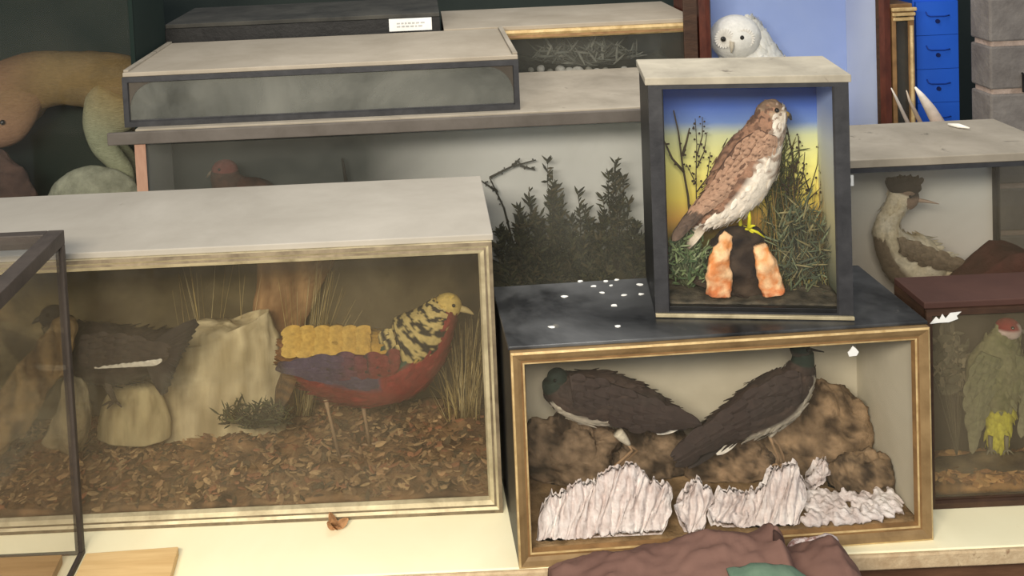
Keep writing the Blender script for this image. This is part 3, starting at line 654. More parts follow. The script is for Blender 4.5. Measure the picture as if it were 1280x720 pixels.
for k, (lg, ts) in enumerate([([(934,258),(937,272),(936,286)],[(944,282),(956,297),(946,299),(930,290)]), ([(922,262),(925,274),(926,287)],[(934,284),(944,290),(932,296),(920,292)])]):
    dy = -.012+.03*k; mb = MB(); legs(mb, [f(x, y, dy) for x, y in lg], [.0048,.004,.0042], [f(x, y, dy-.010+.007*i) for i, (x, y) in enumerate(ts)], .0034, YEL); mb.build('leg', m_horn, ko, e, True)
# mound, orange bark, moss, foliage, twigs
zb = .454+.0185
def stand(name, label, cat, mb, mat, group=None, base=None, smooth=True):
    zmin = base if base is not None else min(v.z for v in mb.v); n = len(mb.v)
    b = V((sum(v.x for v in mb.v)/n, sum(v.y for v in mb.v)/n, zmin)); return tag(mb.build(name, mat, None, b, smooth), label, cat, group)
mb = MB(); Ym = 2.055; g = lambda x, y, dy=0: atY(x, y, Ym+dy); s2 = pxm(Ym)
bz = g(925,380); bz.z = zb
mb.loft([(bz, 62*s2, .058), (g(925,352), 50*s2, .05), (g(922,320), 40*s2, .044), (g(918,300), 34*s2, .036), (g(915,290), 22*s2, .024), (g(914,285), 5*s2, .006)], lambda t, c, sn, w: mixc(C(34,28,26), C(72,60,50), .5+.8*fbm(w, 40)), n=34, m=7, dis=lambda w: .012*fbm(w, 26, 5))
into(mb, c_ke)
stand('peat_mound', 'dark peaty mound under the kestrel with orange bark on its front', 'mound', mb, m_rock)
def bark(label, pts):
    mb = MB(); q = [(atY(x, y, Yb_), r*s2, r*s2*.6) for x, y, r, Yb_ in pts]; q[0][0].z = zb+.012
    mb.loft(q, lambda t, c, sn, w: mixc(mixc(C(176,92,64), C(214,140,78), min(1, .3+t)), C(236,196,150), max(0, min(1, .5+1.2*fbm(w, 50))) if t < .9 else .8), n=20, m=6, dis=lambda w: .005*fbm(w, 60, 4)+.003*fbm(w, 22))
    return stand('orange_bark', label, 'bark', mb, m_rock)
bark('left of two upright orange bark pieces below the kestrel', [(898,376,17,1.998),(898,352,16,2.002),(900,330,14,2.008),(904,310,10,2.016),(911,292,5,2.03)])
bark('right of two upright orange bark pieces below the kestrel', [(968,374,14,1.992),(963,350,15,1.998),(956,326,13,2.005),(949,306,8,2.015)])
def leafclump(name, label, cx, cy, rx, ry, Y, n, pal, ins=None, dy=.03, L=(.02,.05), W=.16, up=.8, zlim=None, rootpx=None):
    mb = MB(); rt = atY(*(rootpx or (cx, cy+ry)), Y); rt.z = max(rt.z, zlim) if zlim else rt.z
    for _ in range(n):
        a = random.uniform(0, 6.28); q = math.sqrt(random.random()); p = atY(cx+rx*q*math.cos(a), cy+ry*q*math.sin(a), Y+random.uniform(-dy, dy))
        c = jit(random.choice(pal), .25); d = V((random.uniform(-1,1)*.8, random.uniform(-.6,.2), random.uniform(-.2,1)*up+.15)); l = random.uniform(*L)
        mb.plate(p, d, (random.uniform(-.4,.4),-1,.6), l, l*W*random.uniform(.7,1.4), lambda t, s, c=c: c, curl=random.uniform(-.2,.3), n=3)
        if random.random() < .5: mb.tube([rt.lerp(p, .0), rt.lerp(p, .55)+V((0,0,.004)), p], [.0014,.001,.0007], 4, mixc(c, C(50,40,30), .5))
    if zlim:
        for v in mb.v:
            if v.z < zlim: v.z = zlim
    if ins: into(mb, ins)
    return stand(name, label, 'plant', mb, m_leaf, base=rt.z, smooth=False)
leafclump('moss_clump', 'grey green mossy clump at the lower left inside the kestrel case', 862, 326, 28, 34, 2.06, 340, [C(84,104,66), C(110,126,84), C(64,84,54), C(136,148,110)], c_ke, L=(.012,.028), zlim=zb)
leafclump('dry_fern', 'grey green feathery foliage at the lower right inside the kestrel case', 1002, 318, 36, 62, 2.055, 520, [C(82,92,70), C(104,112,84), C(64,72,56), C(128,120,84)], c_ke, L=(.02,.05), W=.07, up=1.3, zlim=zb)
leafclump('dry_fern', 'dark green foliage rising behind the kestrel on its right side', 978, 250, 24, 74, 2.118, 340, [C(62,70,44), C(84,90,54), C(104,96,50)], c_ke, dy=.008, L=(.02,.05), W=.06, up=1.4, zlim=zb, rootpx=(975,370))
TW = C(62,52,34)
def twigs(name, label, branches, Y, buds=5, r=.0024, zfix=None, dy=.01):
    mb = MB()
    for b in branches:
        pts = [atY(x, y, Y+dy*.3*i) for i, (x, y) in enumerate(b)]; twig(mb, pts, r, r*.45, TW, buds, C(52,40,30))
    into(mb, c_ke)
    return stand(name, label, 'twig', mb, m_leaf)
twigs('bare_twig', 'forked dark twig at the upper left inside the kestrel case', [[(866,340),(864,290),(860,245),(853,205),(848,165),(842,138)],[(855,215),(840,198),(832,180),(826,170)],[(853,195),(858,178),(862,160)]], 2.108, 5, .0032)
twigs('bare_twig', 'thin budded twig beside the forked dark twig in the kestrel case', [[(870,340),(871,280),(870,220),(871,180),(869,148)],[(871,210),(880,190),(884,165)],[(871,195),(878,170),(878,146)],[(870,230),(858,205)],[(871,240),(884,222),(888,190)]], 2.114, 9, .0016)
twigs('bare_twig', 'pale curving twigs at the right edge of the kestrel backdrop', [[(1000,340),(1003,290),(1012,240),(1022,205),(1026,178)],[(1004,300),(990,262),(985,230),(990,205)],[(1010,250),(1026,235),(1032,205)],[(1018,340),(1020,300),(1030,262),(1034,240)],[(1012,240),(1004,215),(1006,190)],[(985,240),(975,225)]], 2.085, 8, .0017)
twigs('bare_twig', 'dark drooping twig hanging beside the kestrel head on the right', [[(990,330),(994,280),(993,230),(990,190),(984,160),(978,140)],[(993,215),(999,195),(998,170)],[(992,240),(1002,225),(1006,205)]], 2.10, 10, .0022)
mb = MB()
for _ in range(150):
    x = random.uniform(940,1036); t = atY(x+random.uniform(-20,20), random.uniform(215,330), 2.075+random.uniform(-.02,.02)); b = atY(x, 372, 2.065+random.uniform(-.03,.03)); b.z = max(b.z, zb)
    grass(mb, b, t, .0009, jit(random.choice([C(112,110,64), C(150,140,80), C(88,92,62), C(164,128,70)]), .2), 0)
into(mb, c_ke); o = stand('dry_grass', 'dry grass stems across the right half of the kestrel case', 'grass', mb, m_leaf); o['kind'] = 'stuff'
mb = MB(); g2 = lambda x, y: .454+.0195+.006*abs(fbm((x,y,1), 22))
wk2 = wk; mb.field(.014, wk2-.014, .012, .18, lambda x, y: .0195+.007*abs(fbm((x,y,1), 22)), 40, 18, .0182, lambda p: mixc(C(58,56,50), C(98,90,76), .5+fbm(p, 40)))
mb.build('groundwork', m_rock, c_ke, smooth=True)
# ================================================================ pheasant case
Yp = 2.24; f = PL(Yp); s = pxm(Yp)
pal_l = [C(132,102,74), C(160,126,92), C(108,82,62), C(184,152,112), C(146,100,72), C(96,80,60), C(150,120,86)]
hgt = lambda x, y: .030+.02*max(0, (y-2.2))*4*.6+.016*fbm((x,y,2), 9)+.02*math.exp(-((x+.52)**2)/.05)*max(0,min(1,(y-2.12)*6))
mb = MB(); mb.field(-1.28, .110, 2.064, 2.435, lambda x, y: max(.0205, hgt(x, y)), 110, 36, .019, lambda p: mixc(C(84,64,48), C(150,116,84), min(1, max(0, .5+1.2*fbm(p, 20)))))
mb.build('groundwork', m_rock, c_ph, c_ph.location, True)
mb = MB(); litter(mb, hgt, -1.26, .10, 2.07, 2.42, 3600, pal_l, (.010,.028), .4); into(mb, c_ph)
o = stand('leaf_litter', 'brown dead leaf litter covering the floor of the pheasant case', 'leaf litter', mb, m_leaf, smooth=False); o['kind'] = 'stuff'
e = f(424,562); e.z = hgt(e.x, e.y)
po = thing('golden_pheasant', 'red and gold pheasant with a black barred yellow cape, facing right', 'stuffed bird', e)
GOLD, RED, BLU, GRN = C(192,152,74), C(126,42,40), C(72,62,82), C(58,80,66)
def pc(t, c, sn, w):
    if t < .16: return jit(C(120,80,44), .12)
    if t > .84: return jit(C(200,172,92), .1)
    if c > .35 and t < .46: return jit(GOLD, .12)
    if c > .3 and t < .55: return jit(GRN, .1)
    if c > .0 and t > .55: return jit(C(190,160,84), .12)
    if t < .42 and c > -.25: return jit(BLU, .12)
    return jit(mixc(RED, C(98,34,34), .4 if t < .35 else 0), .12)
MB().loft(sp(f, Yp, [(350,438,9),(368,442,24),(395,450,38),(430,456,46),(468,460,46),(505,452,42),(532,428,32),(548,402,22),(556,386,17),(560,375,12),(562,368,4)]), pc, n=30, m=7, ratio=.78).coat(1500, .030, .010, .04, .84, .22).build('body', m_plume, po, e, True)
mb = MB(); mb.ball(f(560,382), (18*s, 15*s, 16*s), 16, 12, colfn=lambda w, d: jit(C(206,178,104), .1)); mb.build('head', m_plume, po, e, True)
mb = MB()
for k in range(26):
    a_ = random.uniform(-1,1); mb.plate(f(566+random.uniform(-4,2),370,a_*.012), f(535,372)-f(566,364)+V((0,a_*.012,random.uniform(-.012,.006))), (0,-.6,1), random.uniform(.04,.06), .010, lambda t, sd: jit(C(214,184,96), .12), curl=-.25)
mb.build('crest', m_plume, po, e)
mb = MB(); mb.loft([(f(573,385,-.004), .009, .008), (f(584,388,-.006), .0065, .006), (f(592,393,-.008), .0015, .0015)], lambda t, c, sn, w: C(190,170,120), n=10, m=3); mb.build('beak', m_horn, po, e, True)
eye(po, f(567,382,-.028), .0042); eye(po, f(567,382,.028), .0042)
def capec(t, c, sn, w):
    q = t*9.5+.5*c+.45*fbm(w, 70)
    if t > .93: return jit(C(196,172,104), .1)
    return jit(C(40,36,32), .1) if (q % 1.0) > .56 else jit(C(198,176,116), .1)
mb = MB()
mb.loft(sp(f, Yp, [(474,430,10),(486,434,27),(505,434,38),(528,418,35),(545,398,25),(555,382,18),(558,374,8)]), capec, n=48, m=14, ratio=.84)
for k in range(70):                                          # loose barred feather ends along the back edge of the cape
    v = random.random(); sd = random.choice((-1, 1)); p = f(486+22*v+random.uniform(-4,4), 412+46*v, sd*(.012+.050*math.sin(math.pi*min(1, .15+v*.8))))
    mb.plate(p, V((-1, sd*.2, -.35+.2*v)), (0, sd, .4), random.uniform(.018,.030), .016, lambda t_, s_: jit(C(40,36,32), .1) if .35 < t_ < .65 or t_ > .9 else jit(C(198,176,116), .1), curl=-.03, tip=.4)
mb.build('cape', m_plume, po, e)
wb_ = lambda u, v, k: jit(mixc(C(112,46,46), C(72,60,82), max(0, min(1, u*3-.7))), .15) if k < .8 else jit(C(58,46,52), .1)
for sd in (-1, 1):
    dy = sd*.070
    wing([f(x, y, dy) for x, y in [(500,440),(470,446),(430,444),(395,448),(368,456)]], [f(x, y, dy*.9) for x, y in [(500,458),(470,470),(430,476),(395,472),(370,462)]], wb_, 9, 4, .012, sd, .05, .030).build('wing', m_plume, po, e)
mb = MB()
for r in range(6):
    for k in range(6):
        for sd in (-1, 1):
            v = k/6; x = 462-r*17+random.uniform(-2,2); y = 412+v*30; dd = sd*(.02+.04*v)
            mb.plate(f(x, y, dd), V((-1, sd*.15, -.12)), (0, sd, .6), .046, .028, lambda t, s_: jit(mixc(GOLD, C(206,170,90), t), .14), curl=-.03)
mb.build('gold_rump', m_plume, po, e)
mb = MB()
for k in range(-3, 4):
    t0 = f(372,446,.004*k); d = f(346,508)-f(372,446)+V((-.004*k,.010*k,0))
    mb.plate(t0, d, (-.5,-.8,.2), d.length*(1-.05*abs(k)), .034, lambda t, s_: jit(C(104,76,46) if int(t*14) % 2 else C(66,48,32), .1), curl=.02, n=12, tip=.35)
mb.build('tail', m_plume, po, e)
for k, (lg, ts) in enumerate([([(404,486),(410,512),(424,560)],[(440,566),(432,571),(414,569)]), ([(452,498),(456,520),(462,552)],[(480,556),(470,562),(452,558)])]):
    dy = -.03+.05*k; q = [f(x, y, dy) for x, y in lg]; q[-1].z = hgt(q[-1].x, q[-1].y)+.003; tt = [f(x, y, dy) for x, y in ts]
    for p in tt: p.z = hgt(p.x, p.y)+.004
    mb = MB(); legs(mb, q, [.008,.0042,.0042], tt, .003, C(168,140,112)); mb.build('leg', m_horn, po, e, True)
# black grouse-like bird
Yq = 2.20; f = PL(Yq); s = pxm(Yq); e = f(150,500)
bo = thing('black_bird', 'black bird with a spread tail and white wing streak, left of the pale stump', 'stuffed bird', e)
bc = lambda t, c, sn, w: jit(mixc(C(34,30,30), C(58,50,46), .5+.6*fbm(w, 50)), .1)
MB().loft(sp(f, Yq, [(218,424,9),(204,432,20),(180,440,30),(150,444,36),(118,440,36),(92,428,28),(74,410,18),(66,398,12),(64,390,4)]), bc, n=26, m=6, ratio=.8).coat(500, .03, .016).build('body', m_plume, bo, e, True)
MB().ball(f(66,396), (17*s,14*s,15*s), 16, 12, colfn=lambda w, d: jit(C(34,30,30), .1)).build('head', m_plume, bo, e, True)
MB().tube([f(54,397), f(46,400), f(40,405)], [.008,.006,.0015], 8, C(40,36,32)).build('beak', m_horn, bo, e, True)
eye(bo, f(60,394,-.026), .0042); eye(bo, f(60,394,.026), .0042)
mb = MB()
for k in range(12):
    t = k/11; t0 = f(186,440,-.050+.001*k); t1 = f(247-41*t, 402+90*t, -.062+.001*k); d = t1-t0
    mb.plate(t0, d, (.1,-1,.1), d.length, .034, lambda t_, s_: jit(C(48,42,40) if t_ < .9 else C(26,24,24), .1), curl=0, tip=.25)
mb.build('tail', m_plume, bo, e)
wc = lambda u, v, k: jit(mixc(C(48,42,40), C(66,56,50), k), .12)
for sd in (-1, 1): wing([f(x, y, sd*.056) for x, y in [(100,420),(130,416),(165,420),(200,430)]], [f(x, y, sd*.06) for x, y in [(100,456),(130,460),(165,458),(194,452)]], wc, 8, 5, .012, sd, .034, .020).build('wing', m_plume, bo, e)
mb = MB()
for k in range(9): p0_, p1_ = f(118+k*8,459-k*.6,-.064), f(132+k*8,457-k*.7,-.066); mb.plate(p0_, p1_-p0_, (0,-1,.2), .040, .010+.0010*k, lambda t_, s_: jit(C(212,204,190), .06), curl=0)
mb.build('wing_bar', m_plume, bo, e)
for k in (0, 1):
    q = [f(x, y, -.03+.06*k) for x, y in [(132,468),(136,486),(144,502)]]; tt = [f(x, y, -.03+.06*k) for x, y in [(128,507),(134,511),(152,509)]]
    mb = MB(); legs(mb, q, [.016,.008,.006], tt, .0035, C(66,56,48)); mb.build('leg', m_plume, bo, e, True)
m_bark = vcol('bark', .9, 30, .22, .5, .008, (1,1,.12), spec=.1)
def stump(name, label, cat, pts, Y, c1, c2, rid=.008, fr=70, ratio=.7, amp=.006, mat=None):
    s = pxm(Y); q = [(atY(x, y, Y), r*s, r*s*ratio) for x, y, r in pts]; q[0][0].z = max(.021, q[0][0].z)
    mb = MB(); mb.loft(q, lambda t, c, sn, w: mixc(c1, c2, min(1, max(0, .5+1.3*fbm((w.x*40, w.y*40, w.z*7), 1, 4)))), n=48, m=9, dis=lambda w: rid*fbm((w.x*fr, w.y*fr, w.z*7), 1, 3)+amp*fbm(w, 12))
    into(mb, c_ph); return stand(name, label, cat, mb, mat or m_rock)
stump('pale_stump', 'broad pale cream tree stump in the middle of the pheasant case', 'stump', [(278,545,86),(278,515,82),(280,480,78),(283,445,72),(282,420,66),(278,408,56),(278,402,10)], 2.335, C(168,152,118), C(210,194,158), .010, 60, .36, .004, m_bark)
stump('pale_stone', 'low pale stone under the black bird in the pheasant case', 'stone', [(168,545,46),(168,522,44),(168,500,38),(168,484,28),(168,478,6)], 2.255, C(150,134,100), C(190,174,134), .005, 30, .5, .004, m_bark)
stump('leaning_trunk', 'red brown leaning tree trunk rising behind the pale stump', 'trunk', [(340,525,30),(342,460,30),(346,415,32),(358,360,40),(370,315,50),(380,285,54)], 2.408, C(128,94,64), C(184,146,104), .004, 50, .32, .003, m_bark)
stump('bark_branch', 'pale brown gnarled bark piece seen through the empty glass cover', 'bark', [(-40,560,34),(0,530,30),(35,488,26),(62,450,24),(76,425,20),(84,405,12),(86,398,3)], 2.115, C(92,74,52), C(140,116,82), .012, 40, .5, .012)
stump('root_clump', 'grey brown root clump below the bark piece, seen through the glass cover', 'bark', [(80,560,26),(88,530,24),(92,505,20),(90,480,14),(88,470,3)], 2.115, C(96,86,68), C(146,132,104), .008, 40, .5, .008)
def strawtuft(label, items, Y, n, pal, r=.0014, spread=14):
    mb = MB()
    for _ in range(n):
        x0, y0, x1, y1 = random.choice(items); b = atY(x0+random.uniform(-spread,spread)*.5, y0, Y+random.uniform(-.02,.02)); b.z = max(b.z, hgt(b.x, b.y)-.005)
        grass(mb, b, atY(x1+random.uniform(-spread,spread), y1+random.uniform(-spread,spread), Y+random.uniform(-.03,.03)), r*random.uniform(.6,1.3), jit(random.choice(pal), .2), random.uniform(-.02,.03))
    into(mb, c_ph); return stand('straw_tuft', label, 'grass', mb, m_leaf)
stp = [C(190,168,112), C(160,138,88), C(204,186,140), C(132,112,70)]
strawtuft('straw stems standing behind the golden back of the pheasant', [(372,520,360,360),(380,520,420,350),(385,520,408,330),(372,520,384,335),(376,520,440,380)], 2.365, 46, stp)
strawtuft('straw tuft hanging at the right end of the pheasant case', [(575,540,560,430),(588,545,598,400),(580,545,575,410),(592,540,604,440),(568,545,548,470)], 2.345, 90, stp, .0014, 16)
strawtuft('sparse straw stems above the pale stump', [(262,520,238,330),(262,520,286,325),(250,520,214,350),(300,520,310,340)], 2.37, 16, stp, .0012, 18)
leafclump('shade_clump', 'dark green clump filling in the shaded gap at the foot of the pale stump', 318, 520, 46, 16, 2.21, 260, [C(58,60,40), C(76,76,48), C(48,46,34)], c_ph, L=(.012,.03), zlim=.022)  # dark clump added in place of the shaded gap by the stump
# ================================================================ heather case
Yh = 2.80
mb = MB(); hg = lambda x, y: .14+.04*fbm((x,y,5), 5)+.10*max(0, min(1, (y-2.60)*4))
mb.field(xl+.016, xr-.016, 2.60, 2.88, hg, 70, 22, .019, lambda p: mixc(C(44,42,32), C(92,84,60), min(1, max(0, .5+1.2*fbm(p, 22)))))
mb.build('groundwork', m_rock, c_he, c_he.location, True)
def heather(label, x, ytop, ybase, Y, n, spread, pal):
    mb = MB(); b = atY(x, ybase, Y); b.z = hg(b.x, b.y)-.004; topz = atY(x, ytop, Y).z
    for i in range(n):
        a = random.uniform(-1, 1) if i > 1 else (0, .3)[i]; h = random.uniform(.5, 1.0) if i > 1 else (1.0, .85)[i]; h *= 1-.25*abs(a)
        tip = V((b.x+a*spread, b.y+random.uniform(-.04,.04), b.z+(topz-b.z)*h)); k = 7
        pts = [b.lerp(tip, j/k)+V((a*spread*.25*math.sin(math.pi*j/k)+random.uniform(-.003,.003), 0, 0)) for j in range(k+1)]
        mb.tube(pts, [.0022*(1-.7*j/k) for j in range(k+1)], 5, C(58,46,34))
        for _ in range(60):
            j = random.randrange(1, k); p = pts[j].lerp(pts[j+1], random.random()); l = random.uniform(.014,.032)
            d = V((random.uniform(-1,1), random.uniform(-.8,.4), random.uniform(.2,1.2))); c = jit(random.choice(pal), .25)
            mb.plate(p, d, (random.uniform(-.5,.5),-1,.4), l, l*.26, lambda t, s_, c=c: c, n=2)
    into(mb, c_he); return stand('heather_sprig', label, 'plant', mb, m_leaf, smooth=False)
hp_ = [C(52,54,38), C(70,70,46), C(40,40,30), C(86,78,56)]
heather('tall heather sprig near the right end of the heather case', 772, 196, 335, 2.80, 9, .05, hp_)
heather('tall twin heather sprig left of the middle of the visible heather', 690, 203, 335, 2.80, 12, .06, hp_)
heather('low spreading heather between the two tall sprigs', 728, 240, 335, 2.78, 12, .07, hp_)
heather('bushy heather clump beside the pale dusty pheasant case top', 650, 255, 335, 2.79, 16, .085, hp_)
heather('low heather clump at the right edge of the heather case', 792, 275, 335, 2.76, 9, .045, hp_)
heather('low dark heather along the front glass of the heather case', 715, 285, 345, 2.70, 18, .11, hp_)
heather('low dark heather front left beside the pheasant case corner', 652, 300, 345, 2.68, 12, .06, hp_)
mb = MB()
for b in [[(648,330),(630,260),(612,222)],[(612,222),(640,208),(670,200)],[(622,240),(600,225)],[(650,207),(668,212)],[(640,208),(650,198)]]: twig(mb, [atY(x, y, 2.855) for x, y in b], .004, .002, C(46,42,34), 14)
stand('bent_twig', 'dark bent twig arching over behind the bushy heather clump', 'twig', mb, m_leaf)
mb = MB(); q = [(440,330),(436,260),(432,225),(428,198)]; twig(mb, [atY(x, y, 2.84) for x, y in q], .008, .004, C(44,40,36), 6); stand('thin_dark_stem', 'thin dark stem in the murky left half of the heather case', 'twig', mb, m_leaf)
f = PL(2.78); s = pxm(2.78); e = f(300,330); e.z = hg(e.x, e.y)
ro = thing('red_grouse', 'reddish brown bird, only its head and back showing over the pheasant case', 'stuffed bird', e)
rc = lambda t, c, sn, w: jit(mixc(C(84,58,48), C(60,46,38), .5+.8*fbm(w, 60)), .12)
MB().loft(sp(f, 2.80, [(380,290,6),(350,275,26),(320,262,38),(296,245,32),(284,228,20),(280,214,17),(280,204,6)]), rc, n=22, m=5, ratio=.8).build('body', m_plume, ro, e, True)
MB().ball(f(281,213), (17*s,14*s,14*s), 16, 12, colfn=lambda w, d: jit(C(108,62,56) if d.z > .0 else C(82,60,50), .12)).build('head', m_plume, ro, e, True)
MB().tube([f(268,214), f(262,217), f(258,222)], [.007,.005,.0015], 8, C(120,108,92)).build('beak', m_horn, ro, e, True)
eye(ro, f(274,212,-.030), .004)
for k in (0, 1):
    q = [f(318,292,-.03+.06*k), f(316,312,-.03+.06*k), f(312,330,-.03+.06*k)]; q[-1].z = hg(q[-1].x, q[-1].y)+.004
    mb = MB(); legs(mb, q, [.014,.007,.005], [q[-1]+V((dx,-.02,.002)) for dx in (-.025,0,.02)], .003, C(120,104,88)); mb.build('leg', m_horn, ro, e, True)
wc = lambda u, v, k: jit(mixc(C(96,58,44), C(64,46,36), k), .15)
wing([f(x, y, -.055) for x, y in [(296,232),(320,236),(350,258),(372,282)]], [f(x, y, -.06) for x, y in [(300,268),(322,284),(350,292),(368,290)]], wc, 7, 4, .012, -1, .04, .026).build('wing', m_plume, ro, e)
# ================================================================ grebe case
Yg = 2.44; f = PL(Yg); s = pxm(Yg)
mb = MB()
def gz(x, y):
    h = atY(1240, 302, 2.36).z; xx = (x-1.20)/.19
    return max(.20, .27+.0*x)+ (h-.27)*max(0, min(1, (x-1.205)/.19))*(1-.35*max(0, (x-1.43)/.1)) + .006*fbm((x,y,9), 14) - max(0, (y-2.37))*.9
mb.field(1.0, xg1-.016, 2.278, 2.545, lambda x, y: max(.03, gz(x, y)), 50, 26, .019, lambda p: mixc(C(66,42,40), C(94,58,54), min(1, max(0, .5+fbm(p, 14)))))
o = mb.build('groundwork', m_rock, c_gb, c_gb.location, True); o['label'] = 'maroon sloping groundwork'
e = f(1150,362); e.z = gz(e.x, e.y)
go = thing('grebe', 'pale grebe with a dark crested head on a long curved neck', 'stuffed bird', e)
def gc(t, c, sn, w):
    if t > .90: return jit(C(62,52,48), .1)
    if t > .80: return jit(C(138,118,104), .1)
    up = c
    if t < .5 and (c > .45): return jit(C(126,110,96), .1)
    return jit(mixc(C(236,228,212), C(220,206,178), max(0, min(1, .5+fbm(w, 20)))), .04)
MB().loft(sp(f, Yg, [(1202,330,4),(1184,330,14),(1160,330,32),(1136,324,36),(1118,308,25),(1109,290,17),(1112,272,13),(1121,256,13),(1128,242,16),(1130,230,14),(1130,223,5)]), gc, n=26, m=6, ratio=.85).coat(500, .022, .010, .05, .78, .06).build('body', m_plume, go, e, True)
mb = MB(); mb.ball(f(1131,246), (17*s,14*s,17*s), 18, 12, colfn=lambda w, d: jit(C(58,50,48) if d.z > .15 else C(150,126,110), .1)); mb.build('head', m_plume, go, e, True)
mb = MB()
mb.loft([(f(1110,226), .010, .012), (f(1121,232), .025, .026), (f(1136,234), .025, .026), (f(1149,233), .011, .012)], lambda t, c, sn, w: jit(C(46,40,38), .12), n=16, m=5)
for k in range(44):
    a_ = random.uniform(-1,1); x = random.uniform(1114,1146); mb.plate(f(x,232,a_*.020), V(((x-1130)/16*.6, a_*.3, .8)), (0,-1,.2), random.uniform(.020,.030), .014, lambda t, s_: jit(C(46,40,38), .12))
mb.build('crest', m_plume, go, e)
MB().tube([f(1146,250,-.01), f(1160,252,-.02), f(1174,255,-.03)], [.006,.004,.001], 8, C(186,164,150)).build('beak', m_horn, go, e, True)
eye(go, f(1138,246,-.030), .004); eye(go, f(1138,246,.030), .004)
wc = lambda u, v, k: jit(mixc(C(150,134,116), C(96,82,72), .6*v+.4*k), .12)
for sd in (-1, 1): wing([f(x, y, sd*.062) for x, y in [(1122,298),(1145,302),(1172,314),(1200,326)]], [f(x, y, sd*.066) for x, y in [(1124,316),(1146,328),(1172,334),(1196,334)]], wc, 8, 3, .012, sd, .032, .020).build('wing', m_plume, go, e)
for k in (0, 1):
    q = [f(1150,352,-.03+.06*k), f(1152,360,-.03+.06*k), f(1152,364,-.03+.06*k)]; q[-1].z = gz(q[-1].x, q[-1].y)+.003
    mb = MB(); legs(mb, q, [.010,.006,.005], [q[-1]+V((dx,-.02,.002)) for dx in (-.02,0,.02)], .004, C(96,88,70)); mb.build('leg', m_horn, go, e, True)
pt = atY(1062,226,2.249)
tg = MB().box(pt.x-.010,pt.x+.010,2.2495,2.2515,pt.z-.013,pt.z+.013); o = tg.build('price_tag', m_white, c_gb, c_gb.location, bevel=.0004)
MB().box(pt.x-.002,pt.x+.003,2.2490,2.2494,pt.z-.005,pt.z+.005).build('ink_mark', m_black, o, c_gb.location)
# things lying on and behind the grebe case
def horn(name, label, pts, Y, r, c1, c2, cat):
    mb = MB(); k = len(pts); q = [atY(x, y, Y) for x, y in pts]
    mb.tube(q, r, 9, [mixc(c1, c2, i/(k-1)) for i in range(k)]); return stand(name, label, cat, mb, m_horn)
zt_ = atY(1120,152,2.60).z
mb = MB(); q = [V(atZ(x, y, gtop+zz_)) for x, y, zz_ in [(1185,155,.006),(1198,157,.007),(1212,160,.006)]]
mb.tube(q, [.003,.007,.002], 8, C(232,226,214), .5); stand('white_feather', 'small white feather lying on the dusty grebe case top', 'feather', mb, m_horn)
rk = thing('antler_rack', 'pale antlers with pointed tines leaning in front of the blue cabinet', 'antlers', V((1.50,2.86,.0)))
for nm, pts, r, ca_, cb_ in [('antler', [(1190,330),(1184,230),(1172,152),(1162,135),(1152,120),(1144,109)], [.024,.022,.020,.016,.010,.003], C(150,104,74), C(238,232,220)),
        ('antler', [(1160,330),(1150,220),(1134,152),(1126,135),(1120,122),(1114,110)], [.008,.008,.006,.005,.004,.0015], C(120,92,70), C(214,206,196)),
        ('antler', [(1166,330),(1160,240),(1150,152),(1143,138),(1137,126),(1133,113)], [.009,.008,.007,.006,.004,.0015], C(110,76,56), C(196,180,160))]:
    q = [atY(x, y, 2.86) for x, y in pts]; q[0].z = .03
    q[0].x = q[1].x
    mb = MB(); mb.tube(q, r, 9, [mixc(ca_, cb_, i/5) for i in range(6)]); mb.build(nm, m_horn, rk, rk.location, True)
# ================================================================ woodpecker case
Yw = 2.055; f = PL(Yw); s = pxm(Yw); e = f(1248,570)
wo = thing('woodpecker', 'green bird with a red cap and yellow lower belly on a mossy branch', 'stuffed bird', e)
def wpc(t, c, sn, w):
    if t > .86: return jit(C(150,32,34), .1) if w.x < f(1264,0).x else jit(C(206,180,170), .06)
    if t < .30: return jit(mixc(C(206,196,70), C(150,146,66), max(0, (.1-t)*6)), .08)
    return jit(mixc(C(112,112,74), C(140,134,100), .5+.7*fbm(w, 40)), .1)
MB().loft(sp(f, Yw, [(1246,566,6),(1247,545,14),(1248,520,18),(1246,490,33),(1246,460,38),(1252,434,26),(1258,418,16),(1261,408,14),(1262,399,5)], .5), wpc, n=26, m=6, ratio=.40).coat(420, .022, .011).build('body', m_plume, wo, e, True)
MB().ball(f(1260,411), (16*s,13*s,14*s), 16, 12, colfn=lambda w, d: jit(C(146,40,40), .1) if (d.z > .1 and d.x < .45) or d.z > .5 else jit(C(214,190,180), .06)).build('head', m_plume, wo, e, True)
MB().tube([f(1272,412,-.006), f(1284,416,-.010), f(1294,420,-.014)], [.006,.004,.001], 8, C(96,90,84)).build('beak', m_horn, wo, e, True)
eye(wo, f(1266,410,-.020), .0036)
wc = lambda u, v, k: jit(mixc(C(118,118,82), C(150,142,116), .5*u+.3*k), .12)
wing([f(x, y, -.022) for x, y in [(1228,440),(1214,460),(1206,490),(1208,520),(1214,545)]], [f(x, y, -.026) for x, y in [(1252,448),(1244,480),(1234,510),(1226,530),(1218,548)]], wc, 10, 4, .008, -1, .036, .020).build('wing', m_plume, wo, e)
wing([f(x, y, -.02) for x, y in [(1262,440),(1272,470),(1278,500),(1276,530)]], [f(x, y, -.022) for x, y in [(1280,446),(1290,476),(1288,508),(1280,532)]], wc, 8, 3, .006, -1, .034, .020).build('wing', m_plume, wo, e)
mb = MB()
for k in range(-2, 3):
    t0 = f(1246,548,.006); d = f(1244,582)-f(1246,548); mb.plate(t0+V((k*.004,0,0)), d+V((k*.006,0,0)), (0,-1,.2), d.length, .014, lambda t, s_: jit(C(66,60,46), .1), curl=0)
mb.build('tail', m_plume, wo, e)
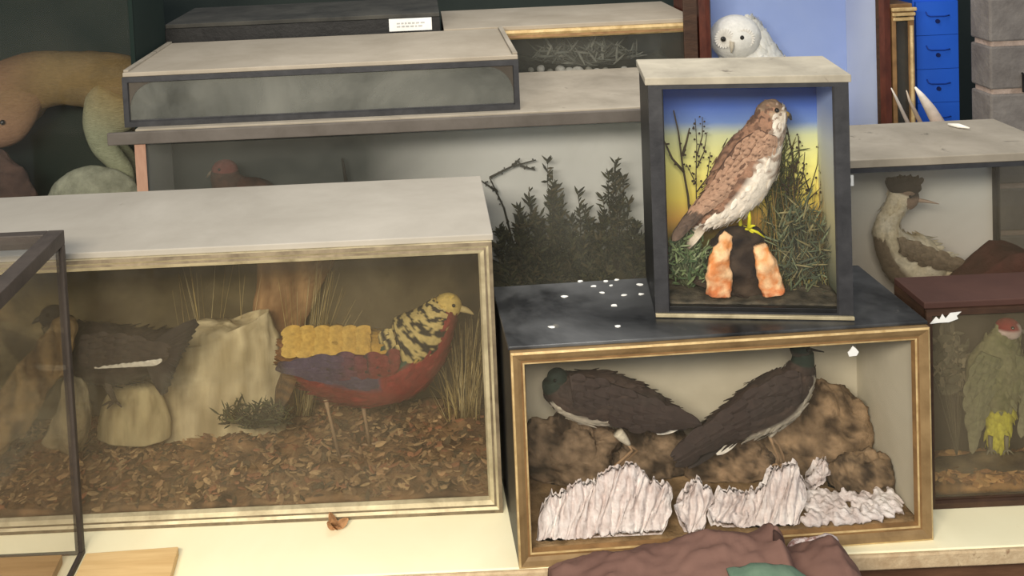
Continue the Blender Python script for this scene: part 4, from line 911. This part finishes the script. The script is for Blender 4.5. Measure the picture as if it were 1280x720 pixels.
for k in (0, 1): 
    q = [f(1238+20*k,545,-.016), f(1238+20*k,562,-.022)]; mb = MB(); legs(mb, q, [.005,.004], [q[1]+V((dx,-.006,-.008)) for dx in (-.012,0,.012)], .0025, C(120,112,92)); mb.build('leg', m_horn, wo, e, True)
lx = c_wp.location.x; ly = c_wp.location.y
hw = lambda x, y: .036+.01*fbm((x,y,4), 16)+.25*max(0, y-ly-.03)
mb = MB(); mb.field(lx+.014, lx+.60, ly+.010, ly+.108, hw, 60, 14, .019, lambda p: mixc(C(110,78,48), C(176,132,84), min(1, max(0, .5+fbm(p, 26)))))
mb.build('groundwork', m_rock, c_wp, c_wp.location, True)
mb = MB(); litter(mb, hw, lx+.02, lx+.4, ly+.016, ly+.10, 420, [C(176,128,78), C(150,104,64), C(196,150,96), C(120,84,54)], (.012,.032)); into(mb, c_wp); o = stand('leaf_litter', 'golden brown leaf litter on the floor under the red-capped bird', 'leaf litter', mb, m_leaf, smooth=False); o['kind'] = 'stuff'
q = [(f(1140,598), .024, .02), (f(1190,584), .022, .018), (f(1250,580), .026, .02), (f(1310,584), .024, .02), (f(1360,590), .02, .02)]
mb = MB(); mb.loft(q, lambda t, c, sn, w: mixc(C(60,48,36), C(104,88,64), .5+fbm(w, 30)), n=18, m=6, dis=lambda w: .006*fbm(w, 30))
into(mb, c_wp)
stand('mossy_branch', 'dark mossy branch the red-capped bird clings to', 'branch', mb, m_rock)
leafclump('grey_foliage', 'greyish dry leaf spray at left of the red-capped bird', 1188, 455, 22, 44, 2.085, 130, [C(112,106,84), C(134,124,100), C(90,86,66)], c_wp, dy=.012, L=(.02,.045), W=.35, zlim=.05, rootpx=(1196,580))
p = atY(1183,398,c_wp.location.y-.012); mb = MB()
pl_ = [(-20,7),(-12,-2),(-8,2),(-4,-5),(0,1),(6,-6),(20,-7),(14,-2),(16,2),(4,6),(-8,6)]; k = len(pl_); sc = pxm(2.0)
vs = [V((p.x+x*sc, c_wp.location.y-.0095, p.z-y*sc)) for x, y in pl_]; v2 = [v+V((0,.0012,0)) for v in vs]
mb.add(vs+v2, [tuple(range(k)), tuple(range(2*k-1,k-1,-1))]+[(j,(j+1)%k,k+(j+1)%k,k+j) for j in range(k)]); mb.build('torn_label', m_white, c_wp, c_wp.location)
# ================================================================ owl
Yo = 3.28; f = PL(Yo); s = pxm(Yo); e = f(935,230); e.z = .019
oo = thing('owl', 'white owl with dark eyes looking out of the pale blue case', 'stuffed bird', e)
m_owl = vcol('white_plumage', .85, 70, .10, .4, .006)
oc = lambda t, c, sn, w: jit(mixc(C(214,214,206), C(232,230,222), .5+.6*fbm(w, 30)), .03)
MB().loft(sp(f, Yo, [(950,316,16),(950,270,42),(948,200,54),(944,130,56),(940,92,48),(934,66,36),(926,45,31),(922,28,22),(921,21,6)], .66), oc, n=28, m=6, ratio=.62).coat(500, .04, .022, .1, .9, .04).build('body', m_owl, oo, e, True)
mb = MB(); mb.ball(f(919,47,-.02), (32*s,26*s,29*s), 26, 18, colfn=lambda w, d: jit(mixc(C(226,224,216), C(196,192,180), .6 if (abs(d.x) > .72 and d.y < 0) else 0), .04)); mb.build('head', m_owl, oo, e, True)
mb = MB()
for cx in (905,931):
    fc = f(cx,48,-.080); 
    for k in range(22):
        a_ = 6.283*k/22; d = V((math.cos(a_), -.25, math.sin(a_))); mb.plate(fc, d, (0,-1,0), .034, .014, lambda t, s_: jit(mixc(C(214,208,196), C(230,226,216), t), .04), curl=-.12)
mb.build('face_disc', m_owl, oo, e)
eye(oo, f(904,49,-.084), .0095); eye(oo, f(927,47,-.084), .0095)
mb = MB(); mb.loft([(f(915,52,-.088), .008, .008), (f(915,59,-.098), .007, .007), (f(914,66,-.098), .002, .002)], lambda t, c, sn, w: C(176,166,146), n=10, m=3); mb.build('beak', m_horn, oo, e, True)
wc = lambda u, v, k: jit(C(228,226,218), .05)
for sx, up_, lo_ in ((1, [(958,66),(975,90),(992,140),(994,200)], [(930,80),(940,120),(956,170),(975,210)]), (-1, [(900,80),(892,110),(890,160),(900,210)], [(922,86),(918,130),(916,180),(918,215)])):
    wing([f(x, y, -.05) for x, y in up_], [f(x, y, -.095) for x, y in lo_], wc, 9, 4, .012, -1, .06, .04).build('wing', m_owl, oo, e)
for k in (0, 1):
    q = [f(936+24*k,320,-.05), f(936+24*k,350,-.06)]; q[1].z = .042; mb = MB(); legs(mb, q, [.022,.016], [q[1]+V((dx,-.04,-.012)) for dx in (-.03,0,.03)], .008, C(206,200,190)); mb.build('leg', m_owl, oo, e, True)
# ================================================================ pebbles in the gilt-edged case
Ye = 3.20; zf = atY(720, 96, 3.17).z
mb = MB(); mb.field(e0.x+.02, e1.x-.02, 3.15, 3.54, lambda x, y: zf-.05+.16*(y-3.15)+.02*fbm((x,y,3), 9), 40, 16, .019, lambda p: mixc(C(40,40,34), C(80,78,64), .5+fbm(p, 20)))
mb.build('groundwork', m_rock, c_gi, c_gi.location, True)
for i, (x, y, r) in enumerate([(664,88,5),(676,86,6),(688,90,5),(700,87,7),(712,89,6),(722,90,9),(736,87,5),(746,90,6),(757,88,5),(769,90,5),(780,87,6),(792,89,5)]):
    c = atY(x, y, Ye); mb = MB(); mb.ball(c, (r*pxm(Ye)*.86, r*pxm(Ye)*.9, r*pxm(Ye)*.8), 12, 8, C(206,204,194) if r > 5 else C(150,148,136), dis=lambda w: .2*fbm(w, 40))
    o = mb.build('white_pebble', m_rock, None, V((c.x, c.y, c.z-r*pxm(Ye)*.8)), True); tag(o, 'pale pebble in the dim row inside the gilt-edged case', 'pebble', 'pebbles in the gilt-edged case')
leafclump('grey_reeds', 'grey dry reeds behind the pebble row in the gilt-edged case', 730, 70, 70, 12, 3.32, 160, [C(112,116,108), C(140,142,132), C(84,86,78)], c_gi, L=(.03,.07), W=.12, zlim=zf-.03)
# ================================================================ blue cabinet
Yc = 3.22; x0, x1 = atY(1143,90,Yc).x, atY(1198,90,Yc).x
m_bluep = two('bright_blue_metal', C(38,92,208), C(44,102,216), scale=3, rough=.45, b=0); m_blued = two('dark_blue_metal', C(22,56,142), C(26,62,150), scale=3, rough=.5, b=0)  # plain dark blue for the drawer handles
bcab = thing('drawer_cabinet', 'bright blue metal drawer cabinet beside the grey block wall', 'cabinet', (x0,Yc,-.6)); L = V((x0,Yc,-.6))
zt2 = atY(1170,-40,Yc).z
MB().box(x0,x1,Yc+.004,Yc+.42,-.6,zt2).build('body', m_bluep, bcab, L, bevel=.003)
zs_ = [atY(1172,y,Yc).z for y in (-34,26,69,111,153)]; gap = zs_[2]-zs_[3]
zz = atY(1172,22-21,Yc).z; k = 0
while zz-gap*k > -.4:
    zt3 = zz-gap*k; d = MB().box(x0+.004,x1-.004,Yc-.010,Yc+.004,zt3-gap+.0012,zt3-.0004).build('drawer', m_bluep, bcab, L)
    if k < 6:
        zc = zt3-gap*.43; xa = x0+.040; xb = x1-.034
        mb = MB(); mb.tube([(xa-.004,Yc-.011,zc+.016),(xa,Yc-.015,zc+.004),(xa+.010,Yc-.017,zc),(xb-.02,Yc-.017,zc-.001),(xb,Yc-.012,zc+.001)], .0022, 6); mb.build('drawer_handle', m_blued, d, L, True)
        mb = MB(); cx = (x0+x1)/2+.001; mb.tube([(cx,Yc-.010,zc-.018),(cx,Yc-.015,zc-.018)], [.0075,.0068], 14); mb.build('drawer_lock', two('navy_lock', C(16,30,84), C(20,36,96), scale=9, b=0), d, L)
    k += 1
# ================================================================ furry mammal
Ya = 2.96; f = PL(Ya); s = pxm(Ya); e = f(90,300); e.z = .019
ao = thing('furry_mammal', 'tan furry animal with its head hanging down at left, in the dark green case', 'stuffed animal', e)
m_fur = vcol('tan_fur', .9, 70, .22, .6, .008, (1,1,3), spec=.05)
def ac(t, c, sn, w):
    b = mixc(C(98,82,50), C(120,100,66), .5+.7*fbm(w, 9)); return jit(mixc(b, C(116,88,66), max(0, min(1, (f(60,0).x-w.x)*6))), .05)
into(MB().loft(sp(f, Ya, [(176,160,10,10),(168,140,30),(150,112,42),(118,100,36),(80,98,34),(45,102,38),(15,118,46),(-12,134,42),(-40,142,30),(-62,146,16),(-70,147,5)]), ac, n=30, m=7, ratio=.75, dis=lambda w: .004*fbm(w, 24)), c_an).build('body', m_fur, ao, e, True)
MB().loft(sp(f, Ya, [(24,92,14,8,-.03),(20,112,34,22,-.04),(15,135,34,24,-.05),(8,156,28,20,-.06),(-4,170,18,14,-.06),(-16,178,6,6,-.06)]), lambda t, c, sn, w: jit(mixc(C(108,88,58), C(132,102,80), min(1, t*1.4)), .05), n=24, m=6).build('head', m_fur, ao, e, True)
eye(ao, f(3,153,-.120), .008)
MB().ball(f(-12,178,-.065), .011, 10, 8, C(60,40,36)).build('nose', m_horn, ao, e, True)
for dy, x in ((-.06,0), (.05,14)):
    q = sp(f, Ya, [(150+x,116,30,20,dy),(140+x,136,36,20,dy),(130+x,158,27,17,dy),(130+x,182,16,13,dy),(146+x,202,13,12,dy),(158+x,226,11,10,dy),(160+x,320,10,10,dy),(152+x,345,12,14,dy-.02)]); q[-1][0].z = .034
    MB().loft(q, lambda t, c, sn, w: jit(mixc(C(126,108,70), C(138,142,116), min(1, t*3)), .05), n=18, m=5).build('hind_leg', m_fur, ao, e, True)
for dy, x in ((-.04,0), (.05,12)):
    q = sp(f, Ya, [(-30+x,150,24,20,dy),(-42+x,220,15,14,dy),(-40+x,300,11,11,dy),(-48+x,345,13,15,dy-.02)]); q[-1][0].z = .034
    MB().loft(q, ac, n=16, m=5).build('fore_leg', m_fur, ao, e, True)
rock('grey_stone', 'smooth grey green stone at the foot of the tan furry animal', 118, 262, 2.835, .15, .04, .13, .08, 7, C(116,118,102), C(136,138,120), cat='stone')
rock('brown_stone', 'dark brown rock at the lower left of the furry animal case', -6, 256, 2.84, .13, .045, .155, .2, 7, C(50,40,36), C(74,58,50), cat='rock')
# ================================================================ maroon cloth in front
m_cloth = noisy('maroon_brown_cloth', [(.3,C(104,78,70)),(.7,C(122,94,84))], 6, .85, b=.25, spec=.1)
sb = thing('low_stool', 'low brown stool in front of the table under the maroon cloth', 'stool', (.44,1.62,-.6)); L = V((.44,1.62,-.6))
MB().box(.17,.80,1.45,1.80,-.03,.0).build('seat', m_apron, sb, L, bevel=.004)
for x in (.20,.74):
    for y in (1.48,1.74): MB().box(x,x+.035,y,y+.035,-.6,-.03).build('leg', m_apron, sb, L, bevel=.003)
Yl = 1.70
prof_c = [(690,726),(715,716),(735,708),(760,700),(800,694),(840,688),(875,676),(900,670),(925,672),(945,674),(958,668),(968,660),(978,672),(982,690),(990,700),(1010,694),(1030,684),(1045,680),(1056,690),(1068,705),(1078,728)]
def ctop(x, cent=None):
    for (xa, ya), (xb, yb) in zip(prof_c[:-1], prof_c[1:]):
        pa, pb = atY(xa, ya, Yl), atY(xb, yb, Yl)
        if pa.x <= x <= pb.x: return pa.z+(pb.z-pa.z)*(x-pa.x)/(pb.x-pa.x)
    return .02
xa_, xb_ = atY(691,726,Yl).x, atY(1077,728,Yl).x
mb = MB()
def cz(x, y):
    h = ctop(x); k = (y-Yl)/.10 if y > Yl else (Yl-y)/.22
    return max(.002, h*max(0, 1-k*k)**.55+.010*fbm((x*1.2,y*2,2), 14)*(h > .03))
mb.field(xa_, xb_, 1.50, 1.79, cz, 110, 40, .0005)
cl = stand('maroon_cloth', 'crumpled maroon brown cloth heaped at the bottom edge before the gilt framed case', 'cloth', mb, m_cloth, base=.0005)
mb = MB(); mb.loft([(atY(966,706,Yl), .016, .014), (atY(969,690,Yl), .018, .014), (atY(971,674,Yl), .014, .010), (atY(970,658,Yl), .003, .003)], None, n=14, m=4); mb.build('cloth_flap', m_cloth, cl, cl.location, True)
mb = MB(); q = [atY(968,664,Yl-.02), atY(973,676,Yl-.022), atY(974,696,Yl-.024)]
mb.loft([(q[0], .003, .004), (q[1], .010, .010), (q[2], .007, .008)], None, n=12, m=4); mb.build('opening_shade', two('cloth_opening_shade', C(52,36,32), C(66,46,40), scale=20, rough=.9), cl, cl.location, True)  # dark lump coloured as the shade inside the flap opening
mb = MB(); q = [(915,728),(945,722),(975,721),(996,726),(1010,733)]
pts = [(atY(x, y, 1.60), .010, .03) for x, y in q]; mb.loft(pts, None, n=14, m=5, dis=lambda w: .005*fbm(w, 30))
gcl = stand('green_cloth', 'small strip of grey green cloth tucked into the maroon cloth', 'cloth', mb, two('grey_green_cloth', C(84,108,90), C(110,132,112), scale=14, rough=.9))
mb = MB(); q = [(986,694,8),(1005,688,12),(1025,684,13),(1040,682,11),(1048,684,4)]
mb.loft([(atY(x, y, Yl+.07), r*pxm(Yl), r*pxm(Yl)*1.2) for x, y, r in q], None, n=16, m=6, dis=lambda w: .008*fbm(w, 34))
stand('patterned_cloth', 'crumpled pinkish white patterned cloth behind the maroon cloth', 'cloth', mb, noisy('pink_white_print', [(.42,C(150,116,110)),(.52,C(214,200,196))], 60, .9, b=.1))
# crumb on the table edge below the pheasant case
p = atZ(422,660,.0)
mb = MB()
for k in range(7): mb.plate(p+V((random.uniform(-.005,.005), random.uniform(-.004,.004), .003)), V((random.uniform(-1,1), random.uniform(-1,.3), .15)), V((random.uniform(-.4,.4),-.3,1)), random.uniform(.02,.035), .022, lambda t, s_: jit(C(164,122,84), .2), curl=.3)
stand('dead_leaf', 'curled brown dead leaf on the cream table below the pheasant case', 'leaf', mb, m_leaf, smooth=False)
# ---------------------------------------------------------------- light
W = bpy.data.worlds.new('world'); S.world = W; W.use_nodes = True
W.node_tree.nodes['Background'].inputs[0].default_value = (.82,.9,1,1); W.node_tree.nodes['Background'].inputs[1].default_value = .5
def area(name, loc, target, sx, sy, power, col):
    l = bpy.data.lights.new(name, 'AREA'); l.shape = 'RECTANGLE'; l.size = sx; l.size_y = sy; l.energy = power; l.color = col
    o = bpy.data.objects.new(name, l); COL.objects.link(o); o.location = loc
    o.rotation_euler = (V(target)-V(loc)).to_track_quat('-Z','Y').to_euler(); return o
area('ceiling_lamp', (-.55,-.5,1.95), (.2,2.2,.2), 1.6, .4, 128, (1,.90,.75))
area('ceiling_lamp', (.6,2.5,2.3), (.5,2.6,0), 1.5, .3, 24, (1,.95,.88))
S.view_settings.view_transform = 'Standard'; S.view_settings.look = 'None'; S.view_settings.gamma = 1; S.view_settings.exposure = 0
S.view_settings.use_curve_mapping = False
S.cycles.transparent_max_bounces = 24
